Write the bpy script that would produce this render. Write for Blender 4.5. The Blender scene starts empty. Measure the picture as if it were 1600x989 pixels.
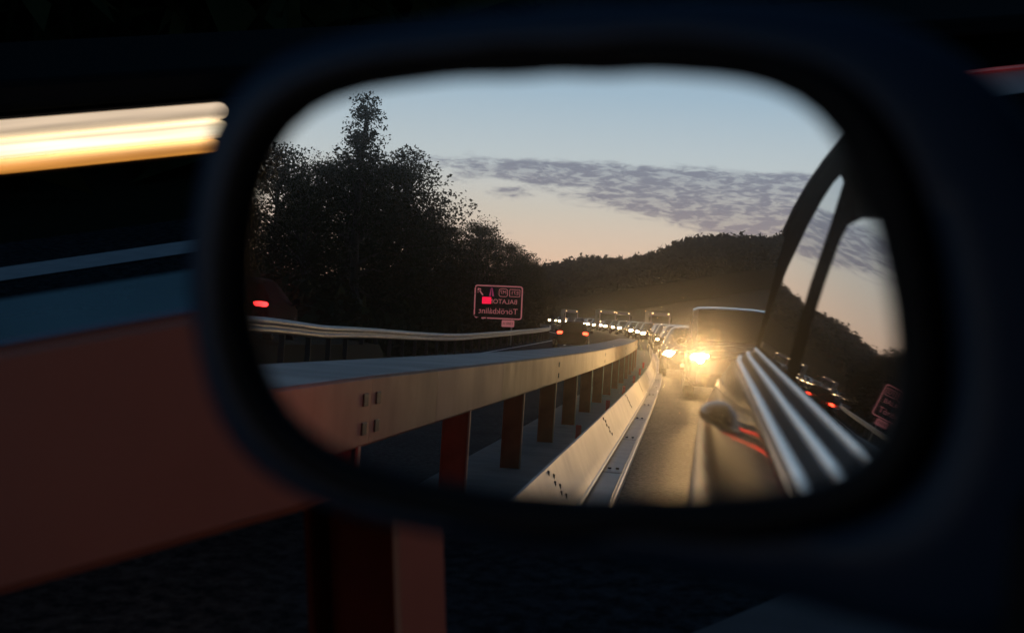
import bpy, bmesh, math, random
import numpy as np
from mathutils import Vector, Matrix

FILM_NEAR, FILM_WIDE = .046, .004                        # share of light a dusty mirror scatters
HAZE = .00008
S = bpy.context.scene
COL = S.collection
random.seed(7)
RNG = np.random.default_rng(7)

# ------------------------------------------------------------------ camera
EYE = Vector((0.0, 0.0, 1.31))                       # the photographer's eye, just inside the open driver's window
cam_data = bpy.data.cameras.new('camera')
cam = bpy.data.objects.new('camera', cam_data)
COL.objects.link(cam)
right, up, fwd = Vector((.724, .68944, -.02232)), Vector((-.10722, .14444, .98369)), Vector((-.68142, .70979, -.1785))
M4 = Matrix((right, up, -fwd)).transposed().to_4x4()
M4.translation = EYE
cam.matrix_world = M4
cam_data.sensor_width = 36.0
cam_data.lens = 67.5
cam_data.clip_start = .02
cam_data.clip_end = 6000
cam_data.dof.use_dof = True
cam_data.dof.focus_distance = 45.0
cam_data.dof.aperture_fstop = 9.5
cam_data.dof.aperture_blades = 0
S.camera = cam

# ------------------------------------------------------------------ dusk sky
world = bpy.data.worlds.new('World')
S.world = world
world.use_nodes = True
NT = world.node_tree
NT.nodes.clear()


class NB:
    """tiny node builder"""
    def __init__(s, nt): s.nt = nt
    def n(s, t, **kw):
        x = s.nt.nodes.new(t)
        for k, v in kw.items(): setattr(x, k, v)
        return x
    def put(s, sock, v):
        if isinstance(v, bpy.types.NodeSocket): s.nt.links.new(v, sock)
        else: sock.default_value = v
    def m(s, op, a, b=0.0, c=0.0, clamp=False):
        x = s.n('ShaderNodeMath', operation=op, use_clamp=clamp)
        for i, v in enumerate((a, b, c)): s.put(x.inputs[i], v)
        return x.outputs[0]
    def ramp(s, fac, stops, mode='LINEAR'):
        x = s.n('ShaderNodeValToRGB')
        x.color_ramp.interpolation = mode
        e = x.color_ramp.elements
        while len(e) < len(stops): e.new(.5)
        for k, (p, c) in enumerate(stops):
            e[k].position = p
            e[k].color = (c, c, c, 1) if not hasattr(c, '__len__') else (*c, 1)
        s.put(x.inputs[0], fac)
        return x.outputs[0]
    def mix(s, f, a, b, blend='MIX'):
        x = s.n('ShaderNodeMix', data_type='RGBA', blend_type=blend)
        for i, v in ((0, f), (6, a), (7, b)): s.put(x.inputs[i], v if isinstance(v, (float, bpy.types.NodeSocket)) else (*v, 1))
        return x.outputs[2]
    def noise(s, vec, scale, detail=4.0, rough=.55, out=0, dist=0.0):
        x = s.n('ShaderNodeTexNoise')
        if vec is not None: s.put(x.inputs['Vector'], vec)
        x.inputs['Scale'].default_value = scale
        x.inputs['Detail'].default_value = detail
        x.inputs['Roughness'].default_value = rough
        x.inputs['Distortion'].default_value = dist
        return x.outputs[out]
    def smooth(s, v, a, b):
        x = s.n('ShaderNodeMapRange', interpolation_type='SMOOTHSTEP')
        s.put(x.inputs[0], v)
        x.inputs[1].default_value, x.inputs[2].default_value = a, b
        return x.outputs[0]


b = NB(NT)
tc = b.n('ShaderNodeTexCoord')
sep = b.n('ShaderNodeSeparateXYZ')
NT.links.new(tc.outputs['Generated'], sep.inputs[0])
X, Y, Z = sep.outputs
hor = b.m('SQRT', b.m('ADD', b.m('MULTIPLY', X, X), b.m('MULTIPLY', Y, Y)))
elev = b.m('DIVIDE', Z, b.m('MAXIMUM', hor, .01))                      # tangent of the elevation
az = b.m('ARCTAN2', X, b.m('MULTIPLY', Y, -1.0))                       # azimuth from the afterglow, which hangs over the road behind
west = b.smooth(b.m('DIVIDE', b.m('MULTIPLY', Y, -1.0), b.m('MAXIMUM', hor, .01)), -.15, .97)
glow = b.ramp(elev, [(0.0, (.98, .50, .28)), (.026, (.93, .56, .36)), (.045, (.82, .60, .44)), (.065, (.68, .61, .51)), (.09, (.57, .63, .64)),
                     (.13, (.38, .52, .63)), (.22, (.19, .29, .41)), (.42, (.045, .085, .15)), (1.0, (.012, .03, .06))])
east = b.ramp(elev, [(0.0, (.020, .056, .092)), (.15, (.017, .060, .100)), (.45, (.013, .042, .08)), (1.0, (.012, .03, .06))])
sky = b.mix(west, east, glow)
# a bank of high broken cloud, lying between four and five and a half degrees up
comb = b.n('ShaderNodeCombineXYZ')
b.put(comb.inputs[0], az)
b.put(comb.inputs[1], b.m('MULTIPLY', b.m('SUBTRACT', elev, b.m('MULTIPLY', az, -.015)), 3.6))
low = b.m('MULTIPLY_ADD', b.smooth(az, -.13, .06), -.026, .083)       # underside of the bank, sinking to the right
top = b.m('MULTIPLY_ADD', az, .0, .0945)
inside = b.m('MULTIPLY', b.smooth(b.m('SUBTRACT', elev, low), -.010, .010), b.smooth(b.m('SUBTRACT', top, elev), -.003, .009))
gap = b.m('MULTIPLY', b.smooth(b.m('ABSOLUTE', b.m('SUBTRACT', elev, b.m('MULTIPLY_ADD', az, .0, .0785))), .0, .0042), 1.0)
ends = b.smooth(az, -.15, -.075)
n1 = b.noise(comb.outputs[0], 46, 6, .62)
n2 = b.noise(comb.outputs[0], 13, 3, .5)
n3 = b.noise(comb.outputs[0], 120, 3, .6, dist=.6)
dens = b.m('ADD', b.m('ADD', b.m('MULTIPLY', n1, .52), b.m('MULTIPLY', n2, .34)), b.m('MULTIPLY', n3, .26))
bias = b.m('MULTIPLY', b.m('MULTIPLY', inside, b.m('MULTIPLY_ADD', ends, .44, .17)), b.m('MULTIPLY_ADD', gap, .45, .55))
puff_d = b.m('SQRT', b.m('ADD', b.m('POWER', b.m('DIVIDE', b.m('SUBTRACT', az, -.092), .020), 2.0), b.m('POWER', b.m('DIVIDE', b.m('SUBTRACT', elev, .0745), .0055), 2.0)))
puff = b.m('MULTIPLY', b.smooth(puff_d, 1.3, .2), .24)
mackerel = b.smooth(b.m('ADD', b.m('MULTIPLY', n3, .6), b.m('MULTIPLY', b.noise(comb.outputs[0], 62, 2, .5, dist=.8), .4)), .40, .56)
cover = b.m('MULTIPLY', b.smooth(b.m('ADD', dens, b.m('MAXIMUM', bias, puff)), .66, .94), b.m('MULTIPLY_ADD', mackerel, .52, .48))
ccol = b.ramp(elev, [(.05, (.36, .29, .29)), (.075, (.22, .22, .27)), (.1, (.21, .24, .31))])
ccol = b.mix(west, (.010, .022, .04), ccol)
sky = b.mix(b.m('MULTIPLY', cover, .95), sky, ccol)
bg = b.n('ShaderNodeBackground')
b.put(bg.inputs[0], sky)
bg.inputs[1].default_value = 1.0
out = b.n('ShaderNodeOutputWorld')
NT.links.new(bg.outputs[0], out.inputs[0])

S.view_settings.view_transform = 'Standard'
S.view_settings.look = 'None'
S.view_settings.exposure = 0.0
S.view_settings.gamma = 1.0
S.cycles.max_bounces = 7
S.cycles.glossy_bounces = 5
S.cycles.diffuse_bounces = 2
S.cycles.transmission_bounces = 4
S.cycles.volume_bounces = 0
S.cycles.sample_clamp_indirect = 6.0
S.cycles.sample_clamp_direct = 0.0
S.cycles.caustics_reflective = False
S.cycles.caustics_refractive = False
S.cycles.use_adaptive_sampling = True
S.cycles.adaptive_threshold = .008
S.cycles.use_denoising = True

# ------------------------------------------------------------------ the place, in metres
# +Y is the way the car faces; distances back along the road are counted from the point the mirror makes the viewer look from
EX, EY, EZ = -.301, .866, 1.214


def W(x, d, z=0.0):
    return Vector((EX + x, EY - d, z))


def sstep(a, b_, v):
    t = min(1.0, max(0.0, (v - a) / (b_ - a)))
    return t * t * (3 - 2 * t)


def shift(d):                                         # the motorway bends to the side behind
    return .00025 * max(0.0, d - 40) ** 2 if d < 520 else .00025 * 480 ** 2 + .24 * (d - 520)


def grade(d):                                         # and climbs a little
    v = (d - 33) / 12.0
    return .0118 * 12 * (v if v > 30 else math.log1p(math.exp(v)))


def surf(x, d):                                       # road level
    lat = x + shift(d)
    return grade(d) - .07 * sstep(40, 100, d) * min(9.0, max(0.0, -lat - 2.0))


RAIL = [(-60, -8.4), (5, -8.3), (37, -8.3), (46, -8.9), (64, -10.1), (98, -10.9), (140, -10.9), (160, -11.0), (200, -13.6), (260, -20.6), (330, -31.8), (420, -47.6), (520, -69)]


def interp(tab, d):
    for (a, va), (c, vc) in zip(tab, tab[1:]):
        if d <= c:
            t = min(1, max(0, (d - a) / (c - a)))
            t = t if len(tab) < 3 else t
            return va + (vc - va) * t
    return tab[-1][1]


def smooth_interp(tab, d, r=9.0):
    return sum(interp(tab, d + r * k) for k in (-1, -.5, 0, .5, 1)) / 5


def rail_x(d): return smooth_interp(RAIL, d)


def ground(x, d):
    rx = rail_x(d)
    z = surf(max(x, rx - .6), d)
    if x < rx - 1.0: z += min(3.0, .16 * (rx - 1.0 - x))
    r = x + shift(d) - 9.6
    if r > 0: z += min(14, .22 * r)
    return z


# ------------------------------------------------------------------ materials
def mat(name, color, rough=.6, metal=0.0, spec=.5, coat=0.0, bump=None, vary=None, emit=None, strength=0.0):
    m = bpy.data.materials.new(name)
    m.use_nodes = True
    nb = NB(m.node_tree)
    p = m.node_tree.nodes['Principled BSDF']
    p.inputs['Base Color'].default_value = (*color, 1)
    p.inputs['Roughness'].default_value = rough
    p.inputs['Metallic'].default_value = metal
    p.inputs['Specular IOR Level'].default_value = spec
    p.inputs['Coat Weight'].default_value = coat
    p.inputs['Coat Roughness'].default_value = .04
    t = nb.n('ShaderNodeTexCoord').outputs['Object']
    if vary:                                          # (scale, amount, second colour)
        sc, lo, c2 = vary
        f = nb.ramp(nb.noise(t, sc, 6, .6), [(.5 - lo, 0.0), (.5 + lo, 1.0)])
        nb.put(p.inputs['Base Color'], nb.mix(f, color, c2))
        nb.put(p.inputs['Roughness'], nb.m('MULTIPLY_ADD', f, .12, rough - .06))
    if bump:
        sc, amt = bump
        bn = nb.n('ShaderNodeBump')
        bn.inputs['Strength'].default_value = amt
        bn.inputs['Distance'].default_value = .01
        nb.put(bn.inputs['Height'], nb.noise(t, sc, 3, .6))
        m.node_tree.links.new(bn.outputs[0], p.inputs['Normal'])
    if emit:
        p.inputs['Emission Color'].default_value = (*emit, 1)
        p.inputs['Emission Strength'].default_value = strength
    return m


# ---- the shared ones
def asphalt_mat(name, c1, c2, gloss, rough, bump):
    """open-textured asphalt: matt stone with a little sheen that does not grow towards the horizon"""
    m = bpy.data.materials.new(name)
    m.use_nodes = True
    nt = m.node_tree
    nt.nodes.remove(nt.nodes['Principled BSDF'])
    q = NB(nt)
    t = q.n('ShaderNodeTexCoord').outputs['Object']
    grain = q.noise(t, 24, 4, .7)
    patch = q.noise(t, .55, 4, .6)
    col = q.mix(q.ramp(grain, [(.38, 0.0), (.62, 1.0)]), c1, c2)
    col = q.mix(q.m('MULTIPLY', q.smooth(patch, .45, .62), .45), col, tuple(.55 * v for v in c1))
    bn = q.n('ShaderNodeBump')
    bn.inputs['Strength'].default_value = bump
    bn.inputs['Distance'].default_value = .01
    q.put(bn.inputs['Height'], q.noise(t, 42, 3, .6))
    d, g = q.n('ShaderNodeBsdfDiffuse'), q.n('ShaderNodeBsdfAnisotropic')
    q.put(d.inputs['Color'], col)
    g.inputs['Roughness'].default_value = rough
    for x in (d, g): nt.links.new(bn.outputs[0], x.inputs['Normal'])
    mx = q.n('ShaderNodeMixShader')
    q.put(mx.inputs[0], q.ramp(grain, [(.38, gloss * .15), (.66, gloss * 2.2)]))
    nt.links.new(d.outputs[0], mx.inputs[1])
    nt.links.new(g.outputs[0], mx.inputs[2])
    nt.links.new(mx.outputs[0], nt.nodes['Material Output'].inputs['Surface'])
    return m


asphalt = asphalt_mat('asphalt', (.022, .022, .024), (.055, .054, .053), .07, .30, .35)
grass_m = mat('verge', (.014, .018, .008), .95, spec=.08, bump=(6, .8), vary=(1.2, .2, (.022, .02, .010)))
paint_m = mat('road paint', (.8, .8, .78), .5, vary=(9, .3, (.55, .55, .54)))
steel_m = mat('galvanised steel', (.44, .41, .36), .45, metal=.3, vary=(2.2, .22, (.36, .34, .32)), bump=(24, .12))
beam_m = mat('weathered beam', (.50, .31, .165), .62, spec=.25, vary=(2.6, .25, (.38, .23, .12)), bump=(14, .15))
beam_red_m = mat('red lit beam', (.50, .27, .19), .62, spec=.25, vary=(2.0, .25, (.40, .20, .14)), bump=(14, .15))  # red of the lamp light put into the beam colour
post_shade_m = mat('shaded rusty post', (.10, .014, .008), .65, spec=.04, vary=(5, .2, (.06, .010, .006)), bump=(30, .2))  # darker copy of the post colour, with the shade painted in
cap_m = mat('zinc cap', (.42, .46, .50), .24, metal=.75, vary=(1.5, .2, (.34, .38, .42)), bump=(9, .06))
cap_dim_m = mat('dimmed cap', (.17, .185, .20), .5, metal=.2, spec=.3, vary=(1.5, .25, (.10, .11, .12)), bump=(9, .1))  # same cap darkened to tone down its sky reflection
post_lit_m = mat('lit rusty post', (.46, .085, .035), .65, spec=.05, vary=(5, .2, (.26, .045, .022)))  # lit copy of the post colour, for the posts further back
bolt_m = mat('bolt', (.03, .028, .025), .6, metal=.5)
concrete_m = mat('concrete', (.20, .20, .20), .8, bump=(20, .3), vary=(3, .2, (.14, .14, .14)))
navy_m = mat('navy car paint', (.003, .006, .016), .07, spec=.10, coat=0)
mirror_paint_m = mat('navy mirror shell', (.010, .032, .072), .5, spec=.4)
black_m = mat('black plastic', (.004, .004, .005), .55, spec=.22, bump=(400, .05))
rubber_m = mat('rubber', (.012, .012, .012), .8)
glass_dark_m = mat('dark window glass', (.004, .005, .006), .015, spec=.75)
chrome_m = mat('satin trim', (.72, .73, .75), .22, metal=1.0)
mirror_m = bpy.data.materials.new('mirror silver')       # clean silver under a faint film of road dust
mirror_m.use_nodes = True
nb = NB(mirror_m.node_tree)
mirror_m.node_tree.nodes.remove(mirror_m.node_tree.nodes['Principled BSDF'])
lobes = []
for rough, v in ((0.0, .93), (.088, .95), (.20, .95)):
    q = nb.n('ShaderNodeBsdfAnisotropic')
    q.inputs['Roughness'].default_value = rough
    q.inputs['Color'].default_value = (v, v * 1.005, v * 1.01, 1)
    lobes.append(q.outputs[0])
film = lobes[0]
for share_, lobe in ((FILM_NEAR, lobes[1]), (FILM_WIDE, lobes[2])):
    q = nb.n('ShaderNodeMixShader')
    q.inputs[0].default_value = share_
    nb.put(q.inputs[1], film)
    nb.put(q.inputs[2], lobe)
    film = q.outputs[0]
nb.put(mirror_m.node_tree.nodes['Material Output'].inputs['Surface'], film)
frame_m = mat('matt window frame', (.003, .003, .0035), .85, spec=.0)
opp_asphalt = asphalt_mat('worn asphalt', (.022, .023, .026), (.045, .046, .05), .03, .4, .3)
hill_leaf = mat('far leaves', (.012, .016, .007), .9, spec=.0)
handle_m = mat('handle paint', (.006, .008, .018), .22, spec=.15)
lip_m = mat('edge glint', (.75, .68, .55), .34, metal=.6)  # paler than the steel, lamp highlight put into the colour
wheel_m = mat('alloy', (.35, .35, .36), .3, metal=.9)
bark_m = mat('bark', (.05, .04, .03), .9, bump=(14, .6))
leaf_ms = [mat('leaves %s' % n, tuple(.45 * q for q in c), .8, spec=.05, vary=(1.3, .25, c2)) for n, c, c2 in
           (('dark', (.030, .045, .016), (.05, .06, .022)), ('olive', (.045, .05, .018), (.065, .06, .03)), ('deep', (.022, .036, .016), (.04, .05, .02)))]
amber_m = mat('lit amber lamp', (.6, .2, .02), .2, emit=(1.0, .32, .12), strength=14)
tail_m = mat('lit tail lamp', (.5, .01, .01), .2, emit=(1.0, .03, .03), strength=5)
brake_m = mat('lit brake lamp', (.5, .01, .01), .2, emit=(1.0, .06, .03), strength=28)
ego_brake_m = mat('lit brake lamp of the near car', (.5, .01, .01), .2, emit=(1.0, .07, .03), strength=130)
head_m = mat('lit headlamp', (.9, .9, .9), .2, emit=(1.0, .63, .28), strength=460)
dip_m = mat('lit dipped headlamp', (.9, .9, .9), .2, emit=(1.0, .74, .44), strength=170)
marker_m = mat('lit marker lamp', (.9, .8, .6), .2, emit=(1.0, .66, .34), strength=6)
reflector_m = mat('red reflector', (.75, .02, .04), .25, coat=.3)


# ------------------------------------------------------------------ mesh helpers
WORLD_BUILT = {}


def base_of(o):
    """where the parts of a thing built in world coordinates are counted from"""
    z = Vector()
    while o is not None:
        z = z + o.location
        if o.name in WORLD_BUILT: return z
        o = o.parent
    return None


class MB:
    def __init__(s): s.v, s.f, s.mi, s.cur = [], [], [], 0
    def face(s, pts):
        i = len(s.v)
        s.v += [tuple(p) for p in pts]
        s.f.append(tuple(range(i, i + len(pts))))
        s.mi.append(s.cur)
    def grid(s, rows, closed=False, cap=False):
        i, n = len(s.v), len(rows[0])
        for r in rows: s.v += [tuple(p) for p in r]
        for a in range(len(rows) - 1):
            for k in range(n if closed else n - 1):
                q = (k + 1) % n
                s.f.append((i + a * n + k, i + a * n + q, i + (a + 1) * n + q, i + (a + 1) * n + k))
                s.mi.append(s.cur)
        if cap:
            s.f.append(tuple(range(i + n - 1, i - 1, -1)))
            e = i + (len(rows) - 1) * n
            s.f.append(tuple(range(e, e + n)))
            s.mi += [s.cur] * 2
    def box(s, lo, hi):
        (x0, y0, z0), (x1, y1, z1) = lo, hi
        s.grid([[(x0, y0, z0), (x1, y0, z0), (x1, y1, z0), (x0, y1, z0)], [(x0, y0, z1), (x1, y0, z1), (x1, y1, z1), (x0, y1, z1)]], True, True)
    def tube(s, pts, rad, n=8):
        pts = [Vector(p) for p in pts]
        rad = rad if hasattr(rad, '__len__') else [rad] * len(pts)
        rows = []
        for k, p in enumerate(pts):
            t = (pts[min(k + 1, len(pts) - 1)] - pts[max(k - 1, 0)]).normalized()
            a = t.cross(Vector((0, 0, 1)) if abs(t.z) < .9 else Vector((1, 0, 0))).normalized()
            c = t.cross(a)
            rows.append([p + rad[k] * (math.cos(2 * math.pi * j / n) * a + math.sin(2 * math.pi * j / n) * c) for j in range(n)])
        s.grid(rows, True, True)
    def lathe(s, prof, centre, axis='x', n=20):
        rows = []
        for r, h in prof:
            ring = []
            for j in range(n):
                a = 2 * math.pi * j / n
                c, q = r * math.cos(a), r * math.sin(a)
                ring.append((centre[0] + h, centre[1] + c, centre[2] + q) if axis == 'x' else (centre[0] + c, centre[1] + h, centre[2] + q))
            rows.append(ring)
        s.grid(rows, True, True)
    def build(s, name, mats, parent=None, smooth=None, bevel=0.0, seg=2):
        mats = mats if isinstance(mats, (list, tuple)) else [mats]
        me = bpy.data.meshes.new(name)
        v = s.v
        o0 = base_of(parent)
        if o0 is not None:
            v = [(p[0] - o0.x, p[1] - o0.y, p[2] - o0.z) for p in v]
        me.from_pydata(v, [], s.f)
        for m in mats: me.materials.append(m)
        if len(mats) > 1: me.polygons.foreach_set('material_index', s.mi)
        bm = bmesh.new()
        bm.from_mesh(me)
        if len(bm.verts) < 20000: bmesh.ops.remove_doubles(bm, verts=bm.verts, dist=1e-5)
        bmesh.ops.recalc_face_normals(bm, faces=bm.faces)
        bm.to_mesh(me)
        bm.free()
        if smooth is not None:
            me.polygons.foreach_set('use_smooth', [True] * len(me.polygons))
            me.set_sharp_from_angle(angle=math.radians(smooth))
        o = bpy.data.objects.new(name, me)
        COL.objects.link(o)
        if parent is not None: o.parent = parent
        if bevel:
            md = o.modifiers.new('bevel', 'BEVEL')
            md.width, md.segments, md.limit_method, md.angle_limit = bevel, seg, 'ANGLE', math.radians(35)
        return o


def thing(name, label, cat, loc=(0, 0, 0), rz=0.0, group=None, world_coords=False):
    o = bpy.data.objects.new(name, None)
    COL.objects.link(o)
    o.location = loc
    o.rotation_euler = (0, 0, rz)
    o.empty_display_size = .2
    o['label'], o['category'] = label, cat
    if group: o['group'] = group
    if world_coords: WORLD_BUILT[o.name] = 1
    return o


def structure(o):
    o['kind'] = 'structure'
    return o


def share(src, parent, loc=(0, 0, 0), label=None):
    c = src.copy()
    COL.objects.link(c)
    c.parent = parent
    c.location = loc
    if label: c['label'] = label
    return c


KIDS = {}


def kids(o):
    return [c for c in bpy.data.objects if c.parent == o]


def copy_thing(root, loc, rz, label=None, group=None):
    def go(o, parent):
        if o.name not in KIDS: KIDS[o.name] = kids(o)
        c = o.copy()
        COL.objects.link(c)
        if parent is not None: c.parent = parent
        for k in KIDS[o.name]: go(k, c)
        return c
    r = go(root, None)
    r.location, r.rotation_euler = loc, (0, 0, rz)
    if label: r['label'] = label
    if group: r['group'] = group
    return r


GLASS_RING = [(0.0842,0.004),(0.0826,0.0108),(0.0809,0.0174),(0.0788,0.0239),(0.0762,0.0302),(0.0732,0.0363),(0.0696,0.042),(0.0651,0.0472),(0.0594,0.0514),(0.0528,0.0543),(0.0457,0.0561),(0.0386,0.0571),(0.0317,0.0576),(0.0254,0.058),(0.0193,0.0582),(0.0133,0.0579),(0.0077,0.0576),(0.0022,0.0577),(-0.0033,0.0579),(-0.0088,0.0578),(-0.0143,0.0573),(-0.02,0.057),(-0.0261,0.057),(-0.0327,0.0569),(-0.0396,0.0564),(-0.0469,0.0555),(-0.055,0.0545),(-0.0638,0.0531),(-0.0727,0.0506),(-0.0811,0.0467),(-0.0879,0.0412),(-0.0929,0.0345),(-0.0962,0.0269),(-0.0982,0.0191),(-0.0993,0.0111),(-0.0999,0.0032),(-0.1,-0.0048),(-0.0994,-0.0127),(-0.0979,-0.0204),(-0.0954,-0.0279),(-0.0917,-0.0349),(-0.0867,-0.0412),(-0.0802,-0.0463),(-0.0726,-0.0502),(-0.0646,-0.0529),(-0.0566,-0.0547),(-0.049,-0.0559),(-0.0418,-0.0567),(-0.035,-0.0572),(-0.0287,-0.0577),(-0.0228,-0.0581),(-0.0169,-0.0581),(-0.0113,-0.0579),(-0.0058,-0.0578),(-0.0004,-0.0578),(0.0051,-0.0576),(0.0106,-0.0571),(0.0161,-0.0563),(0.0219,-0.0557),(0.0282,-0.0554),(0.0347,-0.0547),(0.0416,-0.0535),(0.049,-0.0523),(0.0572,-0.0507),(0.0657,-0.0483),(0.0735,-0.0445),(0.0796,-0.0391),(0.0836,-0.0325),(0.0858,-0.0252),(0.0867,-0.0177),(0.0865,-0.0102),(0.0856,-0.003)]
BEZEL_RING = [(0.094,0.0048),(0.0925,0.0122),(0.0905,0.0194),(0.0881,0.0264),(0.0855,0.0332),(0.0821,0.0398),(0.0779,0.0459),(0.0727,0.0513),(0.0666,0.0557),(0.0594,0.0589),(0.0518,0.0608),(0.0442,0.062),(0.0372,0.0632),(0.0305,0.0642),(0.024,0.0647),(0.0175,0.0646),(0.0111,0.064),(0.005,0.0631),(-0.0009,0.0626),(-0.0068,0.0629),(-0.013,0.0631),(-0.0193,0.063),(-0.0257,0.0623),(-0.0324,0.0615),(-0.0398,0.0609),(-0.048,0.0604),(-0.0568,0.0593),(-0.0659,0.0575),(-0.0754,0.0547),(-0.0846,0.0507),(-0.0926,0.0451),(-0.0985,0.038),(-0.1026,0.0299),(-0.1053,0.0214),(-0.1072,0.0127),(-0.1082,0.004),(-0.1084,-0.0049),(-0.1078,-0.0136),(-0.1062,-0.0223),(-0.1033,-0.0306),(-0.0989,-0.0383),(-0.0933,-0.0452),(-0.0865,-0.0511),(-0.0786,-0.0557),(-0.07,-0.0591),(-0.0613,-0.0614),(-0.0527,-0.0628),(-0.0445,-0.0636),(-0.0368,-0.064),(-0.0298,-0.0648),(-0.0232,-0.0658),(-0.0168,-0.0667),(-0.0104,-0.0671),(-0.004,-0.067),(0.0024,-0.0663),(0.0086,-0.0652),(0.0146,-0.0637),(0.0208,-0.0625),(0.0274,-0.0622),(0.0347,-0.0624),(0.0424,-0.062),(0.0504,-0.0608),(0.0584,-0.0588),(0.0665,-0.0561),(0.0748,-0.0526),(0.0826,-0.048),(0.0887,-0.0419),(0.0928,-0.0346),(0.0951,-0.0267),(0.096,-0.0186),(0.096,-0.0106),(0.0952,-0.0028)]
RIM_RING = [(0.1321,0.0061),(0.1287,0.0167),(0.1244,0.0267),(0.1191,0.0361),(0.1129,0.0448),(0.1058,0.0526),(0.0977,0.0593),(0.0885,0.0646),(0.0785,0.0685),(0.0683,0.0711),(0.0583,0.0727),(0.0488,0.0736),(0.04,0.0743),(0.0317,0.0747),(0.0236,0.0745),(0.016,0.0741),(0.0087,0.074),(0.0017,0.0742),(-0.0053,0.0741),(-0.0123,0.0734),(-0.0194,0.0725),(-0.0266,0.0719),(-0.0341,0.0715),(-0.042,0.0706),(-0.0501,0.0693),(-0.0589,0.0679),(-0.0684,0.0662),(-0.0782,0.0637),(-0.0883,0.0602),(-0.0976,0.0552),(-0.1051,0.0484),(-0.1103,0.0401),(-0.1135,0.0311),(-0.1156,0.0219),(-0.1172,0.0127),(-0.1182,0.0034),(-0.1188,-0.0059),(-0.1186,-0.0152),(-0.1175,-0.0245),(-0.1154,-0.0337),(-0.1116,-0.0423),(-0.1059,-0.05),(-0.0983,-0.0563),(-0.0893,-0.061),(-0.0796,-0.0644),(-0.0699,-0.0666),(-0.0607,-0.0681),(-0.052,-0.069),(-0.0438,-0.0696),(-0.0359,-0.0698),(-0.0285,-0.0697),(-0.0216,-0.0699),(-0.0149,-0.0703),(-0.0083,-0.0704),(-0.0017,-0.0705),(0.005,-0.0711),(0.0121,-0.0719),(0.0195,-0.0724),(0.0275,-0.073),(0.0365,-0.0741),(0.0467,-0.0753),(0.0586,-0.0769),(0.0737,-0.0795),(0.0921,-0.0823),(0.1109,-0.0821),(0.1252,-0.0763),(0.1335,-0.0661),(0.1374,-0.0538),(0.1387,-0.0411),(0.1384,-0.0286),(0.137,-0.0165),(0.1348,-0.005)]
# ================================================================== LARGE STRUCTURE
# ---- ground sheet, following the road's climb
def ground_sheet():
    ds = [-600, -400, -200, -80, -30, -10, 0] + list(range(8, 160, 8)) + list(range(170, 460, 15)) + [480, 520, 580, 660, 780, 950, 1100]
    xs = [-650, -350, -200, -120, -80, -60, -48, -40, -34, -30, -26, -23, -20, -18, -16, -14.5, -13, -12, -11, -10, -9, -8, -6, -4, -2, 0, 4, 8, 11, 14, 18, 24, 32, 45, 60, 90, 150, 300, 650]
    mb = MB()
    mb.grid([[W(x, d, ground(x, min(d, 560)) - .12) for x in xs] for d in ds])
    return structure(mb.build('ground', grass_m, smooth=60))


ground_sheet()
DS = [-500, -150, -60, -25, -8] + list(range(0, 120, 4)) + list(range(120, 520, 8))


def strip(name, fx, m, dz, ds=DS, cols=6):
    """a sheet along the road between two edge lines"""
    mb = MB()
    rows = []
    for d in ds:
        a, c = fx(d)
        rows.append([W(a + (c - a) * k / cols, d, surf(a + (c - a) * k / cols, d) + dz) for k in range(cols + 1)])
    mb.grid(rows)
    return structure(mb.build(name, m, smooth=60))


strip('carriageway', lambda d: (-1.30 - shift(d), 9.4 - shift(d)), asphalt, .0)
strip('opposite_carriageway', lambda d: (rail_x(d) + .15, -1.36 - shift(d)), opp_asphalt, .0, cols=10)
# painted lines
strip('edge_marking', lambda d: (rail_x(d) + .90, rail_x(d) + 1.17 + .08 * (1 - sstep(-5, 30, d))), paint_m, .006, cols=1)
strip('shoulder_marking', lambda d: (6.75 - shift(d), 6.95 - shift(d)), paint_m, .006, cols=1)
for k in range(26):
    d0 = 14 + 12 * k
    strip('lane_dash', lambda d: (2.98 - shift(d), 3.12 - shift(d)), paint_m, .006, [d0, d0 + 2, d0 + 4], cols=1)
    if d0 > 84:
        strip('lane_dash', lambda d: (-5.75 - shift(d), -5.6 - shift(d)), paint_m, .006, [d0, d0 + 2, d0 + 4], cols=1)


# ---- wooded hill closing the valley behind
def hill_h(x, d):
    t = sstep(430, 820, d)
    ridge = 19 + 25 * min(1.0, max(0.0, (x + 75) / 120)) ** .6 + 12 * sstep(60, 260, x) - 3 * sstep(-60, -160, x) + 3 * math.sin(x * .045) + 1.6 * math.sin(x * .13 + 1)
    back = 1 - .35 * sstep(860, 1500, d)
    return (ground(max(-60, min(x, 60)), 520) - .1) * (1 - t) + t * back * ridge + 2 * math.sin(x * .03 + d * .02) * t


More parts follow.
